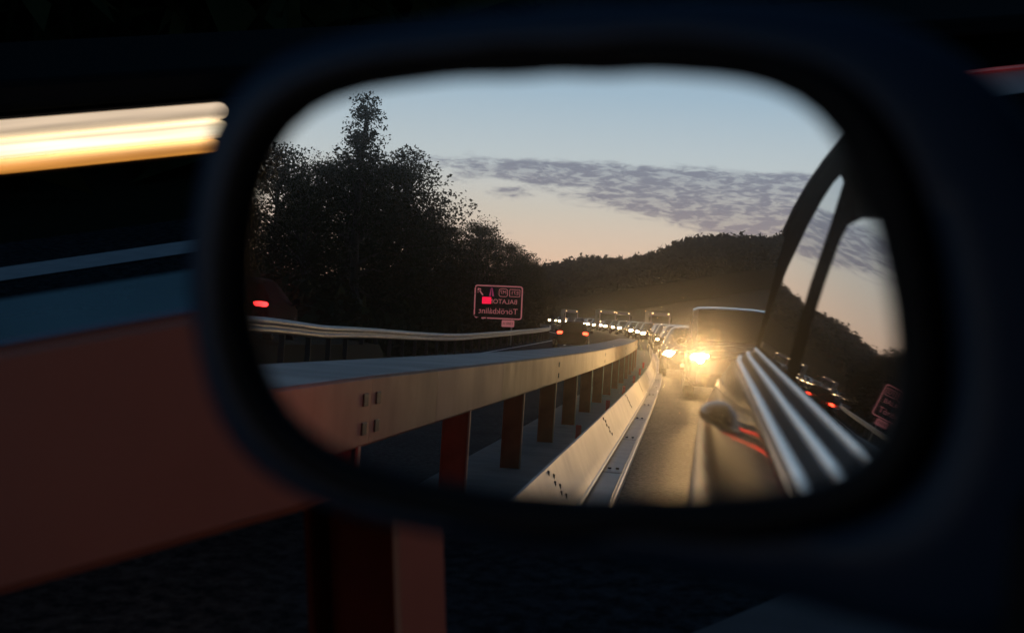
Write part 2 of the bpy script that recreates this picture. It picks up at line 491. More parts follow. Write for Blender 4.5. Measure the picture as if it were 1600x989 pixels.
def hill():
    mb = MB()
    xs = [-640, -420] + list(range(-300, 420, 15)) + [480, 640]
    ds = [440] + list(range(470, 900, 20)) + [940, 1000, 1095]
    mb.grid([[W(x, 438, -1.5) for x in xs]] + [[W(x, d, hill_h(x, d)) for x in xs] for d in ds])
    structure(mb.build('hill', grass_m, smooth=180))
    # the wood on it, far too many crowns to count: one object of loose leafy crowns
    N = 3000
    V, F = [], []
    base = RNG.normal(size=(70, 3))
    base /= np.linalg.norm(base, axis=1)[:, None]
    for i in range(N):
        u = i / N
        if u < .35:                                    # along the skyline
            x = -75 + 300 * (u / .35) + random.uniform(-2, 2)
            d = random.uniform(800, 850)
        else:
            d = random.uniform(446, 840)
            x = random.uniform(-.14, .26) * d
        h = random.uniform(4.0, 6.5) * (1.3 if random.random() < .05 else 1)
        c = np.array(W(x, d, hill_h(x, d) + h * .30))
        pts = c + base * RNG.uniform(.55, 1.05, (70, 1)) * np.array([h * .5, h * .5, h * .55])
        a = RNG.normal(size=(70, 3)) * .6
        e = RNG.normal(size=(70, 3)) * .6
        k = len(V) * 0
        V.append(np.concatenate([pts - a, pts + a, pts + e], 0))
        o = i * 210
        F.append(np.stack([o + np.arange(70), o + 70 + np.arange(70), o + 140 + np.arange(70)], 1))
    V, F = np.concatenate(V), np.concatenate(F)
    me = bpy.data.meshes.new('hill_wood')
    me.from_pydata(V.tolist(), [], F.tolist())
    me.materials.append(hill_leaf)
    o = bpy.data.objects.new('hill_wood', me)
    COL.objects.link(o)
    o['kind'] = 'stuff'
    o['label'] = 'dark dense wood covering the hill across the valley'
    o['category'] = 'wood'


hill()


# ---- trees along the far verge
def make_tree(label, h, rad, base_h, nclump, leafs, m, seed, spire=0.0, lean=0.0):
    rg = np.random.default_rng(seed)
    rnd = random.Random(seed)
    t = thing('tree', label, 'tree', group='trees along the far verge')
    mb = MB()
    top = Vector((lean, 0, h * .86))
    trunk = [Vector((0, 0, -.5)), Vector((.05, .05, h * .2)), Vector((lean * .4 - .1, 0, h * .45)), Vector((lean * .7, .1, h * .68)), top]
    r0 = .022 * h + .05
    mb.tube(trunk, [r0, r0 * .8, r0 * .6, r0 * .36, r0 * .1], 7)
    C = []
    for k in range(nclump):
        u = (k + .5) / nclump
        z = base_h + (h - base_h) * u
        w = rad * (math.sin(math.pi * (.18 + .78 * u) ** .9) ** .8)
        if spire: w = rad * (1 - u) ** .6 * (1 if u < spire else .8 * (.45 + .55 * abs(math.sin(u * 19)))) + .12
        a = k * 2.4 + rnd.uniform(-.5, .5)
        rr = w * rnd.uniform(.45, 1.0)
        C.append(Vector((lean * u + rr * math.cos(a), rr * math.sin(a), z + rnd.uniform(-.4, .4))))
        if k % 3 == 0:
            p = trunk[1].lerp(top, max(.05, min(.95, u - .12)))
            mb.tube([p, p.lerp(C[-1], .55) + Vector((0, 0, .15)), C[-1]], [r0 * .3, r0 * .2, r0 * .06], 5)
    mb.build('trunk', bark_m, t, smooth=60)
    cs = rg.uniform(.55, 1.15, len(C)) * (rad * (.30 if not spire else .26) + .12)
    P, A, B = [], [], []
    for c, sz in zip(C, cs):
        q = rg.normal(size=(leafs, 3))
        q /= np.linalg.norm(q, axis=1)[:, None]
        q *= (rg.uniform(0, 1, (leafs, 1)) ** .45) * np.array([sz * 1.25, sz * 1.25, sz * .8])
        P.append(np.array(c) + q)
    P = np.concatenate(P)
    n = len(P)
    A = rg.normal(size=(n, 3))
    A /= np.linalg.norm(A, axis=1)[:, None]
    B = np.cross(A, rg.normal(size=(n, 3)))
    B /= np.linalg.norm(B, axis=1)[:, None]
    L = rg.uniform(.055, .125, (n, 1))
    V = np.concatenate([P - A * L, P + B * L * .5, P + A * L, P - B * L * .5])
    i = np.arange(n)
    F = np.stack([i, i + n, i + 2 * n, i + 3 * n], 1)
    me = bpy.data.meshes.new('crown')
    me.from_pydata(V.tolist(), [], F.tolist())
    me.materials.append(m)
    o = bpy.data.objects.new('crown', me)
    COL.objects.link(o)
    o.parent = t
    return t


KINDS = [
    make_tree('', 10.5, 2.9, 1.0, 110, 150, leaf_ms[0], 11),
    make_tree('', 9.0, 3.1, .8, 105, 150, leaf_ms[1], 12, lean=.4),
    make_tree('', 8.0, 2.5, .7, 95, 140, leaf_ms[2], 13, lean=-.3),
    make_tree('', 12.5, 2.5, 1.0, 85, 110, leaf_ms[2], 14, spire=.6),
    make_tree('', 7.0, 3.0, .4, 85, 150, leaf_ms[1], 15),
]
K_H = [10.5, 9.0, 8.0, 12.5, 7.0]
used = [False] * 5
# (x, distance back, kind, height, spin, label)
TREES = [
    (-14.6, 48, 4, 4.4, 0, 'low bushy tree nearest the mirror rim, left end of the verge row'),
    (-15.4, 56, 2, 5.2, 1, 'blurred round tree beside the mirror edge, second in the verge row'),
    (-13.8, 63, 0, 4.5, 2, 'broad tree left of the tall spindly tree on the verge'),
    (-15.0, 70, 1, 5.0, 3, 'leaning tree just under the tall spindly tree'),
    (-14.9, 86, 3, 10.9, 0, 'tall spindly tree with tiered top standing above all its neighbours'),
    (-13.4, 80, 0, 6.3, 4, 'dense tree in front of the tall spindly tree'),
    (-13.9, 93, 1, 8.5, 1, 'wide tree right beside the tall spindly tree'),
    (-14.2, 106, 0, 9.2, 2, 'round crowned tree between the spindly tree and the feathery branch'),
    (-14.9, 121, 1, 10.6, 2.6, 'tree with a loose feathery branch hanging out against the sky'),
    (-15.2, 134, 2, 6.2, 0, 'tree right behind the motorway direction sign'),
    (-15.4, 150, 0, 8.3, 5, 'tree with ragged top just right of the feathery one'),
    (-16.3, 168, 1, 8.0, 3, 'bushy tree over the right edge of the direction sign'),
    (-16.4, 186, 0, 8.2, 1, 'rounded tree past the sign, before the last of the row'),
    (-16.9, 206, 2, 8.0, 2, 'tree at the low right end of the row, near the sunset gap'),
    (-17.2, 228, 1, 8.3, 4, 'last tree of the row, standing where the traffic disappears'),
    (-19.3, 252, 0, 8.2, 0, 'small far tree beyond the end of the row by the bend'),
    (-18.5, 60, 1, 4.4, 4, 'tree of the back row behind the low bushy tree'),
    (-19.0, 76, 0, 5.2, 5, 'tree of the back row seen left of the spindly top'),
    (-18.8, 98, 2, 8.2, 3, 'tree of the back row right behind the wide tree'),
    (-19.4, 114, 0, 9.0, 1.3, 'tree of the back row behind the round crowned tree'),
    (-20.0, 142, 1, 8.0, 5.2, 'tree of the back row hidden behind the sign'),
    (-21.5, 172, 2, 9.2, 1.1, 'tree of the back row over the sign, deep in shade'),
    (-23.0, 200, 0, 9.0, 2.4, 'tree of the back row near the sunset gap'),
    (-21.0, 282, 1, 8.9, 2, 'loose small tree at the very end of the row against the sunset'),
    (-27.5, 262, 2, 8.0, .7, 'tree on the bend far behind, in front of the wooded hill'),
]
for x, d, k, h, spin, lab in TREES:
    x -= 0 if k == 3 else 2.7 if 78 < d < 136 else 1.6 if d < 140 or x < -18.5 else .8
    loc = W(x, d, ground(x, d) - .15)
    o = KINDS[k] if not used[k] else copy_thing(KINDS[k], loc, spin)
    used[k] = True
    o.location, o.rotation_euler = loc, (0, 0, spin)
    sc = h / K_H[k]
    o.scale = (sc * (1.12 if k != 3 else 1.0), sc * 1.12, sc)
    o['label'] = lab


def undergrowth():
    n = 42000
    d = np.concatenate([RNG.uniform(58, 270, 26000), RNG.uniform(-34, 6, n - 26000)])
    off = RNG.uniform(1.2, 5.5, n)
    off[26000:] = off[26000:] * 1.1 + .4
    x = np.array([rail_x(a) for a in d]) - off
    z = np.array([ground(a, c) for a, c in zip(x, d)]) - .1 + RNG.uniform(0, 1, n) ** 1.4 * (.5 + off * np.where(np.arange(n) < 26000, .42, .62))
    P = np.stack([EX + x, EY - d, z], 1)
    A = RNG.normal(size=(n, 3)) * .20
    B = RNG.normal(size=(n, 3)) * .20
    V = np.concatenate([P - A, P + B, P + A])
    i = np.arange(n)
    me = bpy.data.meshes.new('undergrowth')
    me.from_pydata(V.tolist(), [], np.stack([i, i + n, i + 2 * n], 1).tolist())
    me.materials.append(leaf_ms[0])
    o = bpy.data.objects.new('undergrowth', me)
    COL.objects.link(o)
    o['kind'] = 'stuff'
    o['label'] = 'dark tangled undergrowth behind the far guard rail'
    o['category'] = 'undergrowth'


undergrowth()

# ---- median barrier: beam on posts, and the low steel guard at its foot
BX = -1.54 - EX                                       # face of the beam, in the mirror viewer's frame
barrier = thing('median_barrier', 'long steel median barrier with a deep beam on rusty posts beside the car', 'crash barrier', (-1.62, 0, 0), world_coords=True)
STEP, FIRST = 4.07, EY - 1.45


def px_(d): return -shift(d)


def pr(d): return surf(-1.4 - shift(d), d)


def bz_off(d): return .0


def beam_width(d): return .215 + .38 * sstep(1.0, 7.0, d)


JOINTS = [-26.0, -14.0, -6.0, 3.2, 7.75, 9.9, 13.6, 19.9, 32.1, 44.3, 56.5, 60.5]
for k, (a, c) in enumerate(zip(JOINTS, JOINTS[1:])):
    mb = MB()
    n = max(1, int((c - a) / 2.5))
    rows = []
    for j in range(n + 1):
        d = a + .004 + (c - a - .008) * j / n
        w = beam_width(d)
        prof = [(0, .728), (.012, .716), (-.05, .712), (-w + .05, .712), (-w - .012, .716), (-w, .728), (-w, .985), (-w + .016, .998), (-.016, .998), (0, .985)]
        prof = [(.0, .726), (.0, .986), (-.010, .996), (-w + .01, .996), (-w, .986), (-w, .726), (-w + .012, .714), (-.012, .714)]
        fz = 1 - sstep(1.0, 7.0, d)
        rows.append([W(BX + x + px_(d), d, z + (-.028 if z > .85 else .018) * fz + pr(d)) for x, z in prof])
    mb.grid(rows, True, True)
    red = k in (2, 5)  # panels with red lamp light painted into their colour
    o = mb.build('beam_panel', beam_red_m if red else beam_m, barrier, smooth=40)
    if red: o['label'] = 'reddish beam panel beside the door mirror' if k == 2 else 'reddish beam panel further back along the rail'
    mb = MB()
    rows = []
    for j in range(n + 1):
        d = a + .004 + (c - a - .008) * j / n
        w = beam_width(d)
        rows.append([W(BX + x + px_(d), d, z - .028 * (1 - sstep(1.0, 7.0, d)) + pr(d)) for x, z in ((-.004, .9975), (-.008, 1.002), (-w + .008, 1.002), (-w + .004, .9975))])
    mb.grid(rows, True, True)
    mb.build('sheen_cap', cap_m if k <= 2 else cap_dim_m, o, smooth=30)  # strip added so the beam top reflects the sky
    # splice plate with its pairs of slots on the joint
    if k in (3, 6, 7, 8, 9, 10, 11):
        d = c
        dd = [d - .16, d + .16] if k == 3 else [d]
        for q in dd:
            for zz in (.79, .905):
                p = W(BX + px_(q) + .003, q, zz + pr(q))
                mb = MB()
                mb.box((p.x - .004, p.y - .055, p.z - .026), (p.x + .004, p.y + .055, p.z + .026))
                mb.build('bolt', bolt_m, o, bevel=.004)

# H-section posts
mbp = MB()
mbp.box((-.165, -.035, -.3), (-.155, .035, .729))
mbp.cur = 1
mbp.box((-.010, -.035, -.3), (.0, .035, .729))  # front flange in a lighter colour, painted as a lit edge
mbp.cur = 0
mbp.box((-.1552, -.004, -.3), (-.0098, .004, .729))
post0 = None
for k in range(-4, 30):
    d = FIRST + STEP * k
    if -6 < d < 61:
        loc = W(BX - .004 + px_(d), d, pr(d)) - barrier.location
        if post0 is None:
            post0 = MB.build(mbp, 'post', [post_shade_m, beam_red_m], barrier, bevel=0)
            # child vertices are local already
            for v in post0.data.vertices: v.co += barrier.location
            post0.location = loc
        else:
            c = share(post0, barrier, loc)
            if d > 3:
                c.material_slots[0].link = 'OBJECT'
                c.material_slots[0].material = post_lit_m

# low guard: sloping panel, flare and foot plate
seg = [-18, -9.8, -1.6, 6.5, 12.0, 20.2, 28.3, 36.5, 44.6, 52.8, 61, 69, 77, 85, 93]
for k, (a, c) in enumerate(zip(seg, seg[1:])):
    mb = MB()
    n = max(1, int((c - a) / 2))
    rows = []
    for j in range(n + 1):
        d = a + .003 + (c - a - .006) * j / n
        prof = [(-.79, .0), (-.785, .385), (-.775, .405), (-.757, .405), (-.748, .39), (-.655, .17), (-.61, .10), (-.60, .09), (-.615, .06), (-.70, .0)]
        rows.append([W(x + px_(d), d, z + pr(d)) for x, z in prof])
    mb.grid(rows, True, True)
    o = mb.build('guard_panel', steel_m, barrier, smooth=25)
    mb = MB()
    dd = [a + .003 + (c - a - .006) * j / n for j in range(n + 1)]
    mb.tube([W(-.606 + px_(d), d, .088 + pr(d)) for d in dd], .017, 8)
    mb.build('glint_edge', lip_m, o, smooth=60)  # bar added to carry the bright lamp line along the panel foot
    if 0 < a < 60:
        for i in range(6):
            mb = MB()
            d = c - .35 + .10 * i
            t = (i + .5) / 6
            x = -.748 + (.093) * t + (.018 if i % 2 else -.018) * 0
            z = .39 - .22 * t
            p = W(x + px_(d) + .004, d + (.09 if i % 2 else -.09), z + pr(d))
            mb.lathe([(.001, .002), (.020, .0), (.024, -.006), (.024, -.012)], (p.x, p.y, p.z), 'x', 8)
            mb.build('bolt', bolt_m, o)
seg = [-18, -9.8, -3, 2, 7] + [11.2 + 5.5 * i for i in range(16)]
for a, c in zip(seg, seg[1:]):
    mb = MB()
    n = max(1, int((c - a) / 2.5))
    rows = []
    for j in range(n + 1):
        d = a + .03 + (c - a - .06) * j / n
        prof = [(-.62, .0), (-.605, .052), (-.455, .050), (-.435, .058), (-.415, .050), (-.405, .03), (-.40, .0)]
        rows.append([W(x + px_(d), d, z + pr(d)) for x, z in prof])
    mb.grid(rows, True, True)
    if 0 < c < 60:
        q = W(0 + px_(c), c, pr(c))
        jb = MB()
        jb.grid([[q + Vector((x, y, z)) for x, z in ((-.625, .0), (-.608, .058), (-.455, .056), (-.40, .052), (-.385, .0))] for y in (-.022, .022)])
        jb.build('joint_strip', rubber_m, barrier)
    o = mb.build('foot_plate', steel_m, barrier, smooth=25)
    mb = MB()
    mb.tube([W(-.412 + px_(d), d, .048 + pr(d)) for d in [a + .03 + (c - a - .06) * j / n for j in range(n + 1)]], .014, 8)
    mb.build('glint_edge', lip_m, o, smooth=60)  # bar added for the bright lamp line on the outer edge
    if 0 < a < 50:
        for q in (.45,):
            for xx in (-.56, -.49):
                p = W(xx + px_(a + q), a + q, .052 + pr(a + q))
                mb = MB()
                mb.tube([p, p + Vector((0, 0, .014))], .016, 7)
                mb.build('bolt', bolt_m, o)
# concrete strip the posts stand in
mb = MB()
mb.grid([[W(x + px_(d), d, z + pr(d)) for x, z in ((-1.80, .0), (-1.79, .10), (-.80, .10), (-.795, .0))] for d in DS if d > -100 and d < 104])
mb.build('plinth', concrete_m, barrier, smooth=30)
r0 = None
for d in (20.4, 28.6, 36.7, 44.9, 53.0, 61.2):
    loc = W(-1.02 + px_(d), d, .10 + pr(d)) - barrier.location
    if r0 is None:
        mb = MB()
        mb.box((-.03, -.012, .0), (.03, .012, .17))
        r0 = mb.build('reflector', reflector_m, barrier, bevel=.006)
        for v in r0.data.vertices: v.co += barrier.location
        r0.location = loc
    else:
        share(r0, barrier, loc)

# ---- far guard rail
far_rail = thing('guard_rail', 'grey corrugated guard rail running along the far verge below the trees', 'guard rail', W(-8.4, 30, 0), world_coords=True)
WPROF = [(.0, .56), (.045, .575), (.075, .60), (.075, .64), (.02, .685), (.02, .715), (.075, .76), (.075, .80), (.045, .84), (.0, .86), (-.006, .86), (.036, .835), (.066, .80), (.066, .76), (.012, .715), (.012, .685), (.066, .64), (.066, .60), (.036, .578), (-.006, .565)]
WPROF = [(x * 1.15, .52 + (z - .56) * 1.12) for x, z in WPROF]
fr = [8 + 4.2 * i for i in range(60)] + [280, 310, 340]
p0 = None
for a, c in zip(fr, fr[1:]):
    mb = MB()
    n = max(1, int((c - a) / 2))
    rows = []
    for j in range(n + 1):
        d = a + (c - a) * j / n + (.004 if j == 0 else -.004 if j == n else 0)
        zz = ground(rail_x(d), d) + .12 + (.18 * sstep(50, 36, d))
        rows.append([W(rail_x(d) + x, d, z + zz) for x, z in WPROF])
    mb.grid(rows, True, True)
    mb.build('rail_panel', steel_m, far_rail, smooth=30)
    if 0 < a < 200:
        loc = W(rail_x(a + .3) - .02, a + .3, ground(rail_x(a), a) + .18 * sstep(50, 36, a)) - far_rail.location
        if p0 is None:
            mb = MB()
            mb.box((-.14, -.05, -.6), (-.012, .05, .86))
            p0 = mb.build('post', mat('weathered post', (.07, .06, .05), .85, spec=.1), far_rail, bevel=.006)
            for v in p0.data.vertices: v.co += far_rail.location
            p0.location = loc
        else:
            share(p0, far_rail, loc)

# ================================================================== THE PHOTOGRAPHER'S CAR
ego = thing('navy_car', 'dark navy car whose black rimmed door mirror shows the queue behind', 'car', W(.99, 2.2, 0), world_coords=True)


def bx(d):
    v = .13 + .0137 * (d - 1.29)
    if d < .2: v += .05 * ((.2 - d) / 1.8) ** 2
    if d < -1.2: v += .30 * ((-1.2 - d) / .5) ** 2
    if d > 4.6: v += .25 * ((d - 4.6) / .4) ** 2
    return v


def bz(d):
    v = -.074 + .023 * (d - 1.29)
    if d < -.1: v -= .10 * (-.1 - d) + .10 * max(0, -1.0 - d) ** 2
    return v


FL = [(.10, -.93), (.0, -.95), (-.07, -.88), (-.112, -.72), (-.130, -.5), (-.133, -.3), (-.122, -.165), (-.095, -.105), (-.072, -.062), (-.053, -.035), (-.040, -.0225), (-.020, -.0125), (0, -.004)]
FN = [(.10, -.93), (.0, -.95), (-.06, -.88), (-.105, -.72), (-.140, -.5), (-.138, -.30), (-.116, -.165), (-.086, -.105), (-.064, -.064), (-.0505, -.036), (-.045, -.0255), (-.020, -.0125), (0, -.004)]   # the same flank further forward, with a tighter shoulder
CXR = .99


def ego_body():
    mb = MB()
    rows = []
    ds = [-1.72, -1.66, -1.5, -1.3, -1.0, -.6, -.25, -.1, .1, .4, .7, 1.0] + [1.2 + .15 * i for i in range(23)] + [4.62, 4.72, 4.8, 4.87, 4.93, 4.97, 5.0]
    for d in ds:
        e = 1 - .55 * sstep(-1.5, -1.72, d) - .35 * sstep(4.85, 5.0, d)
        L = []
        q = sstep(2.1, 4.3, d)
        for (x, z), (xn, zn) in zip(FL, FN):
            x, z = xn + (x - xn) * q, zn + (z - zn) * q
            zz = bz(d) + z * e + (1 - e) * z * 0
            L.append((bx(d) + x, zz))
        solid = d < -.05 or d > 4.55
        mid = [(bx(d) + .03, bz(d) + (.002 if solid else -.03)), (bx(d) + .12, bz(d) + (.03 if solid else -.75)), (CXR, bz(d) + (.06 if solid else -.78))]
        half = L + mid
        full = half + [(2 * CXR - x, z) for x, z in reversed(half[:-1])]
        rows.append([W(x, d, EZ + z) for x, z in full])
    mb.grid(rows, True, True)
    return mb.build('body', navy_m, ego, smooth=50)


ego_body()


def side(d, z, out=0.0, flip=False):
    x = bx(d) + .2 * (z - bz(d)) - out
    return W(2 * CXR - x if flip else x, d, EZ + z)


ROOF = [(.35, .14), (.55, .22), (.9, .27), (1.4, .295), (2.2, .305), (2.7, .312), (3.3, .325), (3.72, .328), (4.2, .315), (4.58, .285), (4.78, .235), (4.90, .17), (4.96, .08), (4.985, .01)]


def roof_z(d): return interp(ROOF, d)


def greenhouse():
    # roof skin
    mb = MB()
    rows = []
    for d, z in ROOF:
        x0 = bx(d) + .2 * (z - bz(d))
        r = []
        for k in range(13):
            u = k / 12
            x = x0 + (2 * CXR - 2 * x0) * u
            r.append(W(x, d, EZ + z + .055 * (1 - (2 * u - 1) ** 2) ** .8))
        rows.append(r)
    mb.grid(rows)
    mb.build('roof', navy_m, ego, smooth=60)
    for flip in (False, True):
        # door and window frames: the side between belt and roof, from the rear edge of the open front window back
        mb = MB()
        rows = []
        for d in [1.16, 1.3, 1.6, 1.9, 2.2, 2.6, 3.0, 3.4, 3.72, 4.2, 4.58, 4.78, 4.90, 4.96]:
            z1, z0 = roof_z(d), bz(d) - .004
            rows.append([side(d, z0 + (z1 - z0) * k / 6, 0, flip) for k in range(7)])
        mb.grid(rows)
        mb.build('door_frame', frame_m, ego, smooth=60)
        # rim over the open window and the screen pillar
        mb = MB()
        mb.tube([side(-.25, bz(-.25) - .01, .0, flip), side(.05, .06, 0, flip), side(.38, .165, 0, flip), side(.62, .235, 0, flip), side(.95, .268, 0, flip), side(1.2, .28, 0, flip)], [.034, .032, .03, .026, .024, .024], 8)
        mb.build('screen_pillar', frame_m, ego, smooth=60)
        # gutter rail along the roof edge
        mb = MB()
        mb.tube([side(d, z, .002, flip) for d, z in ROOF[3:]], .009, 6)
        mb.build('roof_rail', frame_m, ego, smooth=60)
        # panes
        p1 = [(4.16, bz(4.16) + .018), (4.14, .06), (4.02, .120), (3.76, .168), (3.34, .222), (3.06, .243), (2.84, .252), (2.68, .250), (2.56, .230), (2.60, .18), (2.72, .10), (2.76, .04), (2.75, bz(2.75) + .016)]
        p2 = [(2.40, bz(2.4) + .014), (2.41, .04), (2.36, .09), (2.28, .135), (2.2, .149), (2.0, .143), (1.76, .126), (1.5, .118), (1.24, .112), (1.21, .09), (1.20, bz(1.2) + .014)]
        for nm, pl in (('quarter_window', p1), ('rear_door_window', p2)):
            mb = MB()
            pts = [side(d, z, .002, flip) for d, z in pl]
            mb.face(pts)
            c = sum(pts, Vector()) / len(pts)
            mb.build(nm, glass_dark_m, ego)
        # black seal the bright bars sit on
        mb = MB()
        rows = []
        for d in [.35, .8, 1.3, 1.8, 2.4, 3.0, 3.6, 4.2, 4.5]:
            rows.append([W(2 * CXR - bx(d) - x if flip else bx(d) + x, d, EZ + bz(d) + z) for x, z in ((.012, .012), (.004, .0), (-.020, -.009), (-.044, -.0215), (-.0465, -.026))])
        mb.grid(rows)
        mb.build('window_seal', rubber_m, ego, smooth=60)
        # belt trim, and two bars built in for sky highlights on the shoulder
        for x, dz, r in ((0.004, .002, .0065), (-.019, -.0075, .006), (-.041, -.0185, .0065)):
            mb = MB()
            pts = []
            for d in [.35, .8, 1.3, 1.8, 2.4, 3.0, 3.6, 4.2, 4.55]:
                xx = bx(d) + x * (1 if d < 4.3 else .8)
                pts.append(W(2 * CXR - xx if flip else xx, d, EZ + bz(d) + dz))
            mb.tube(pts, r, 10)
            mb.build('belt_trim_highlight', chrome_m, ego, smooth=60)
        # handle on the rear door, a smooth grip half sunk in the panel
        f = (lambda x: 2 * CXR - x) if flip else (lambda x: x)
        dh, zh = 3.35, bz(3.35) - .085
        xo = bx(3.35) - .086
        mb = MB()
        rows = []
        for k in range(9):
            u = math.pi * (k + .2) / 8.4
            rows.append([W(f(xo - .034 * math.sin(u) * math.cos(q)), dh - .095 * math.cos(u), EZ + zh + .022 * math.sin(u) * math.sin(q)) for q in [2 * math.pi * w / 14 for w in range(14)]])
        mb.grid(rows, True, True)
        mb.build('door_handle', handle_m, ego, smooth=70)
        # wheels
        for d in (-.95, 3.95):
            mb = MB()
            c = W(f(.085), d, .32)
            sg = 1 if not flip else -1
            mb.lathe([(.2, .06 * sg), (.29, .02 * sg), (.32, .05 * sg), (.325, .12 * sg), (.32, .2 * sg), (.28, .23 * sg), (.1, .22 * sg)], c, 'x', 28)
            tyre = mb.build('wheel', rubber_m, ego, smooth=40)
            mb = MB()
            mb.lathe([(.02, .035 * sg), (.06, .03 * sg), (.19, .045 * sg), (.2, .058 * sg)], c, 'x', 24)
            rim = mb.build('rim', wheel_m, None, smooth=40)
            for v in rim.data.vertices: v.co -= ego.location
            rim.parent = tyre
        # lamps
        mb = MB()
        rows = []
        for zz in (-.42, -.36, -.24, -.18):
            rows.append([W(f(bx(4.85) - .06 + u * .16), 4.995 - .10 * (1 - u) ** 2 + .02, EZ + bz(4.9) + zz) for u in (0, .25, .5, .75, 1)])
        mb.grid(rows)
        mb.build('tail_lamp', ego_brake_m, ego, smooth=60)
        mb = MB()
        rows = []
        for dd, k in ((-.13, .05), (-.115, .6), (-.06, .95), (.06, 1.0), (.115, .6), (.13, .05)):
            rows.append([W(f(bx(-.55) - .112 - .034 * k * max(0, math.cos(q))), -.55 + dd, EZ + bz(-.55) - .22 + .04 * k * math.sin(q)) for q in [2 * math.pi * i / 12 for i in range(12)]])
        mb.grid(rows, True, True)
        mb.build('indicator_lamp', amber_m, ego, smooth=60)
    # screens
    for nm, a, c in (('windscreen', (-.2, bz(-.2) + .03), (.36, .15)), ('rear_window', (4.93, .06), (4.62, .27))):
        mb = MB()
        rows = []
        for t in (0, .5, 1):
            d, z = a[0] + (c[0] - a[0]) * t, a[1] + (c[1] - a[1]) * t
            x0 = bx(d) + .2 * (z - bz(d)) + .05
            rows.append([W(x0 + (2 * CXR - 2 * x0) * k / 8, d + (.02 if nm == 'rear_window' else -.02), EZ + z + .05 * (1 - (k / 4 - 1) ** 2)) for k in range(9)])
        mb.grid(rows)
        mb.build(nm, glass_dark_m, ego, smooth=60)


greenhouse()

# ---- door mirror: glass, bezel, painted shell and foot
N_M = Vector((.32672, -.93941, .10375)).normalized()
M_C = Vector((-.3292203, .36721329, 1.22772973))
M_U = (-N_M).cross(Vector((0, 0, 1))).normalized()
M_V = M_U.cross(-N_M).normalized()


RIM_RING = [(x - .0035 * sstep(-.04, -.09, x) * sstep(-.035, .005, y), y) for x, y in RIM_RING]
GLASS_RING = [(x * .985 - .001, y * .945) for x, y in GLASS_RING]
BEZEL_RING = [(x, y * .985) for x, y in BEZEL_RING]


def mp(p, off): return M_C + M_U * p[0] + M_V * p[1] + N_M * off


def ring(r, k=1.0, off=0.0, c=(0, 0)):
    return [mp((c[0] + (p[0] - c[0]) * k, c[1] + (p[1] - c[1]) * k), off) for p in r]


side_mirror = bpy.data.objects.new('side_mirror', None)
COL.objects.link(side_mirror)
side_mirror.parent = ego
side_mirror.location = M_C - ego.location
side_mirror['label'] = 'black rimmed navy door mirror'


def mbuild(mb, name, m, smooth=None, **kw):
    mb.v = [tuple(Vector(p) - M_C) for p in mb.v]
    o = mb.build(name, m, None, smooth=smooth, **kw)
    o.parent = side_mirror
    return o


mb = MB()
mb.face(ring(GLASS_RING, 1.03, 0))
mbuild(mb, 'mirror_glass', mirror_m)


def mixr(a, c, t, lift=0.0):
    return [(p[0] + (q[0] - p[0]) * t, p[1] + (q[1] - p[1]) * t) for p, q in zip(a, c)]


mb = MB()
g, z, r = GLASS_RING, BEZEL_RING, RIM_RING
mb.grid([ring(g, 1.035, -.004), ring(g, 1.0, .0015), ring(mixr(g, z, .12), 1, .0045), ring(mixr(g, z, .5), 1, .0072), ring(mixr(g, z, .85), 1, .0074), ring(z, 1, .0055), ring(mixr(z, r, .06), 1, -.004)], True)
mbuild(mb, 'bezel', black_m, smooth=60)
mb = MB()
cen = (.015, -.002)
mb.grid([ring(mixr(z, r, .04), 1, -.003), ring(mixr(z, r, .10), 1, .004), ring(mixr(z, r, .35), 1, .0045), ring(mixr(z, r, .7), 1, .0005), ring(mixr(z, r, .92), 1, -.001), ring(r, 1, -.005), ring(r, .985, -.022, cen), ring(r, .93, -.05, cen), ring(r, .82, -.068, cen), ring(r, .62, -.083, cen), ring(r, .35, -.091, cen), ring(r, .08, -.093, cen)], True, False)
mb.face(ring(r, .08, -.093, cen))
mbuild(mb, 'shell', mirror_paint_m, smooth=70)
mb = MB()
mb.grid([[mp((.095, .02), -.055), mp((.095, -.06), -.055), mp((.095, -.06), -.02), mp((.095, .02), -.02)],
         [mp((.14, .005), -.055), mp((.14, -.078), -.055), mp((.14, -.078), -.02), mp((.14, .005), -.02)],
         [W(.10, .35, 1.19), W(.10, .35, 1.08), W(.09, .50, 1.08), W(.10, .50, 1.19)],
         [W(.16, .34, 1.20), W(.13, .34, 1.06), W(.13, .52, 1.06), W(.16, .52, 1.20)]], True, True)
mbuild(mb, 'mirror_foot', black_m, smooth=40)

# ================================================================== TRAFFIC
def loft_points(st):
    """station -> half section (x, z)"""
    w, zb, belt, wr, roof = st
    return [(0, zb), (w * .86, zb), (w, zb + .18), (w * 1.0, zb + (belt - zb) * .62), (w * .985, belt), (wr, max(belt + .02, roof - .05)), (wr - .10, roof), (wr * .5, roof + .025), (0, roof + .03)]


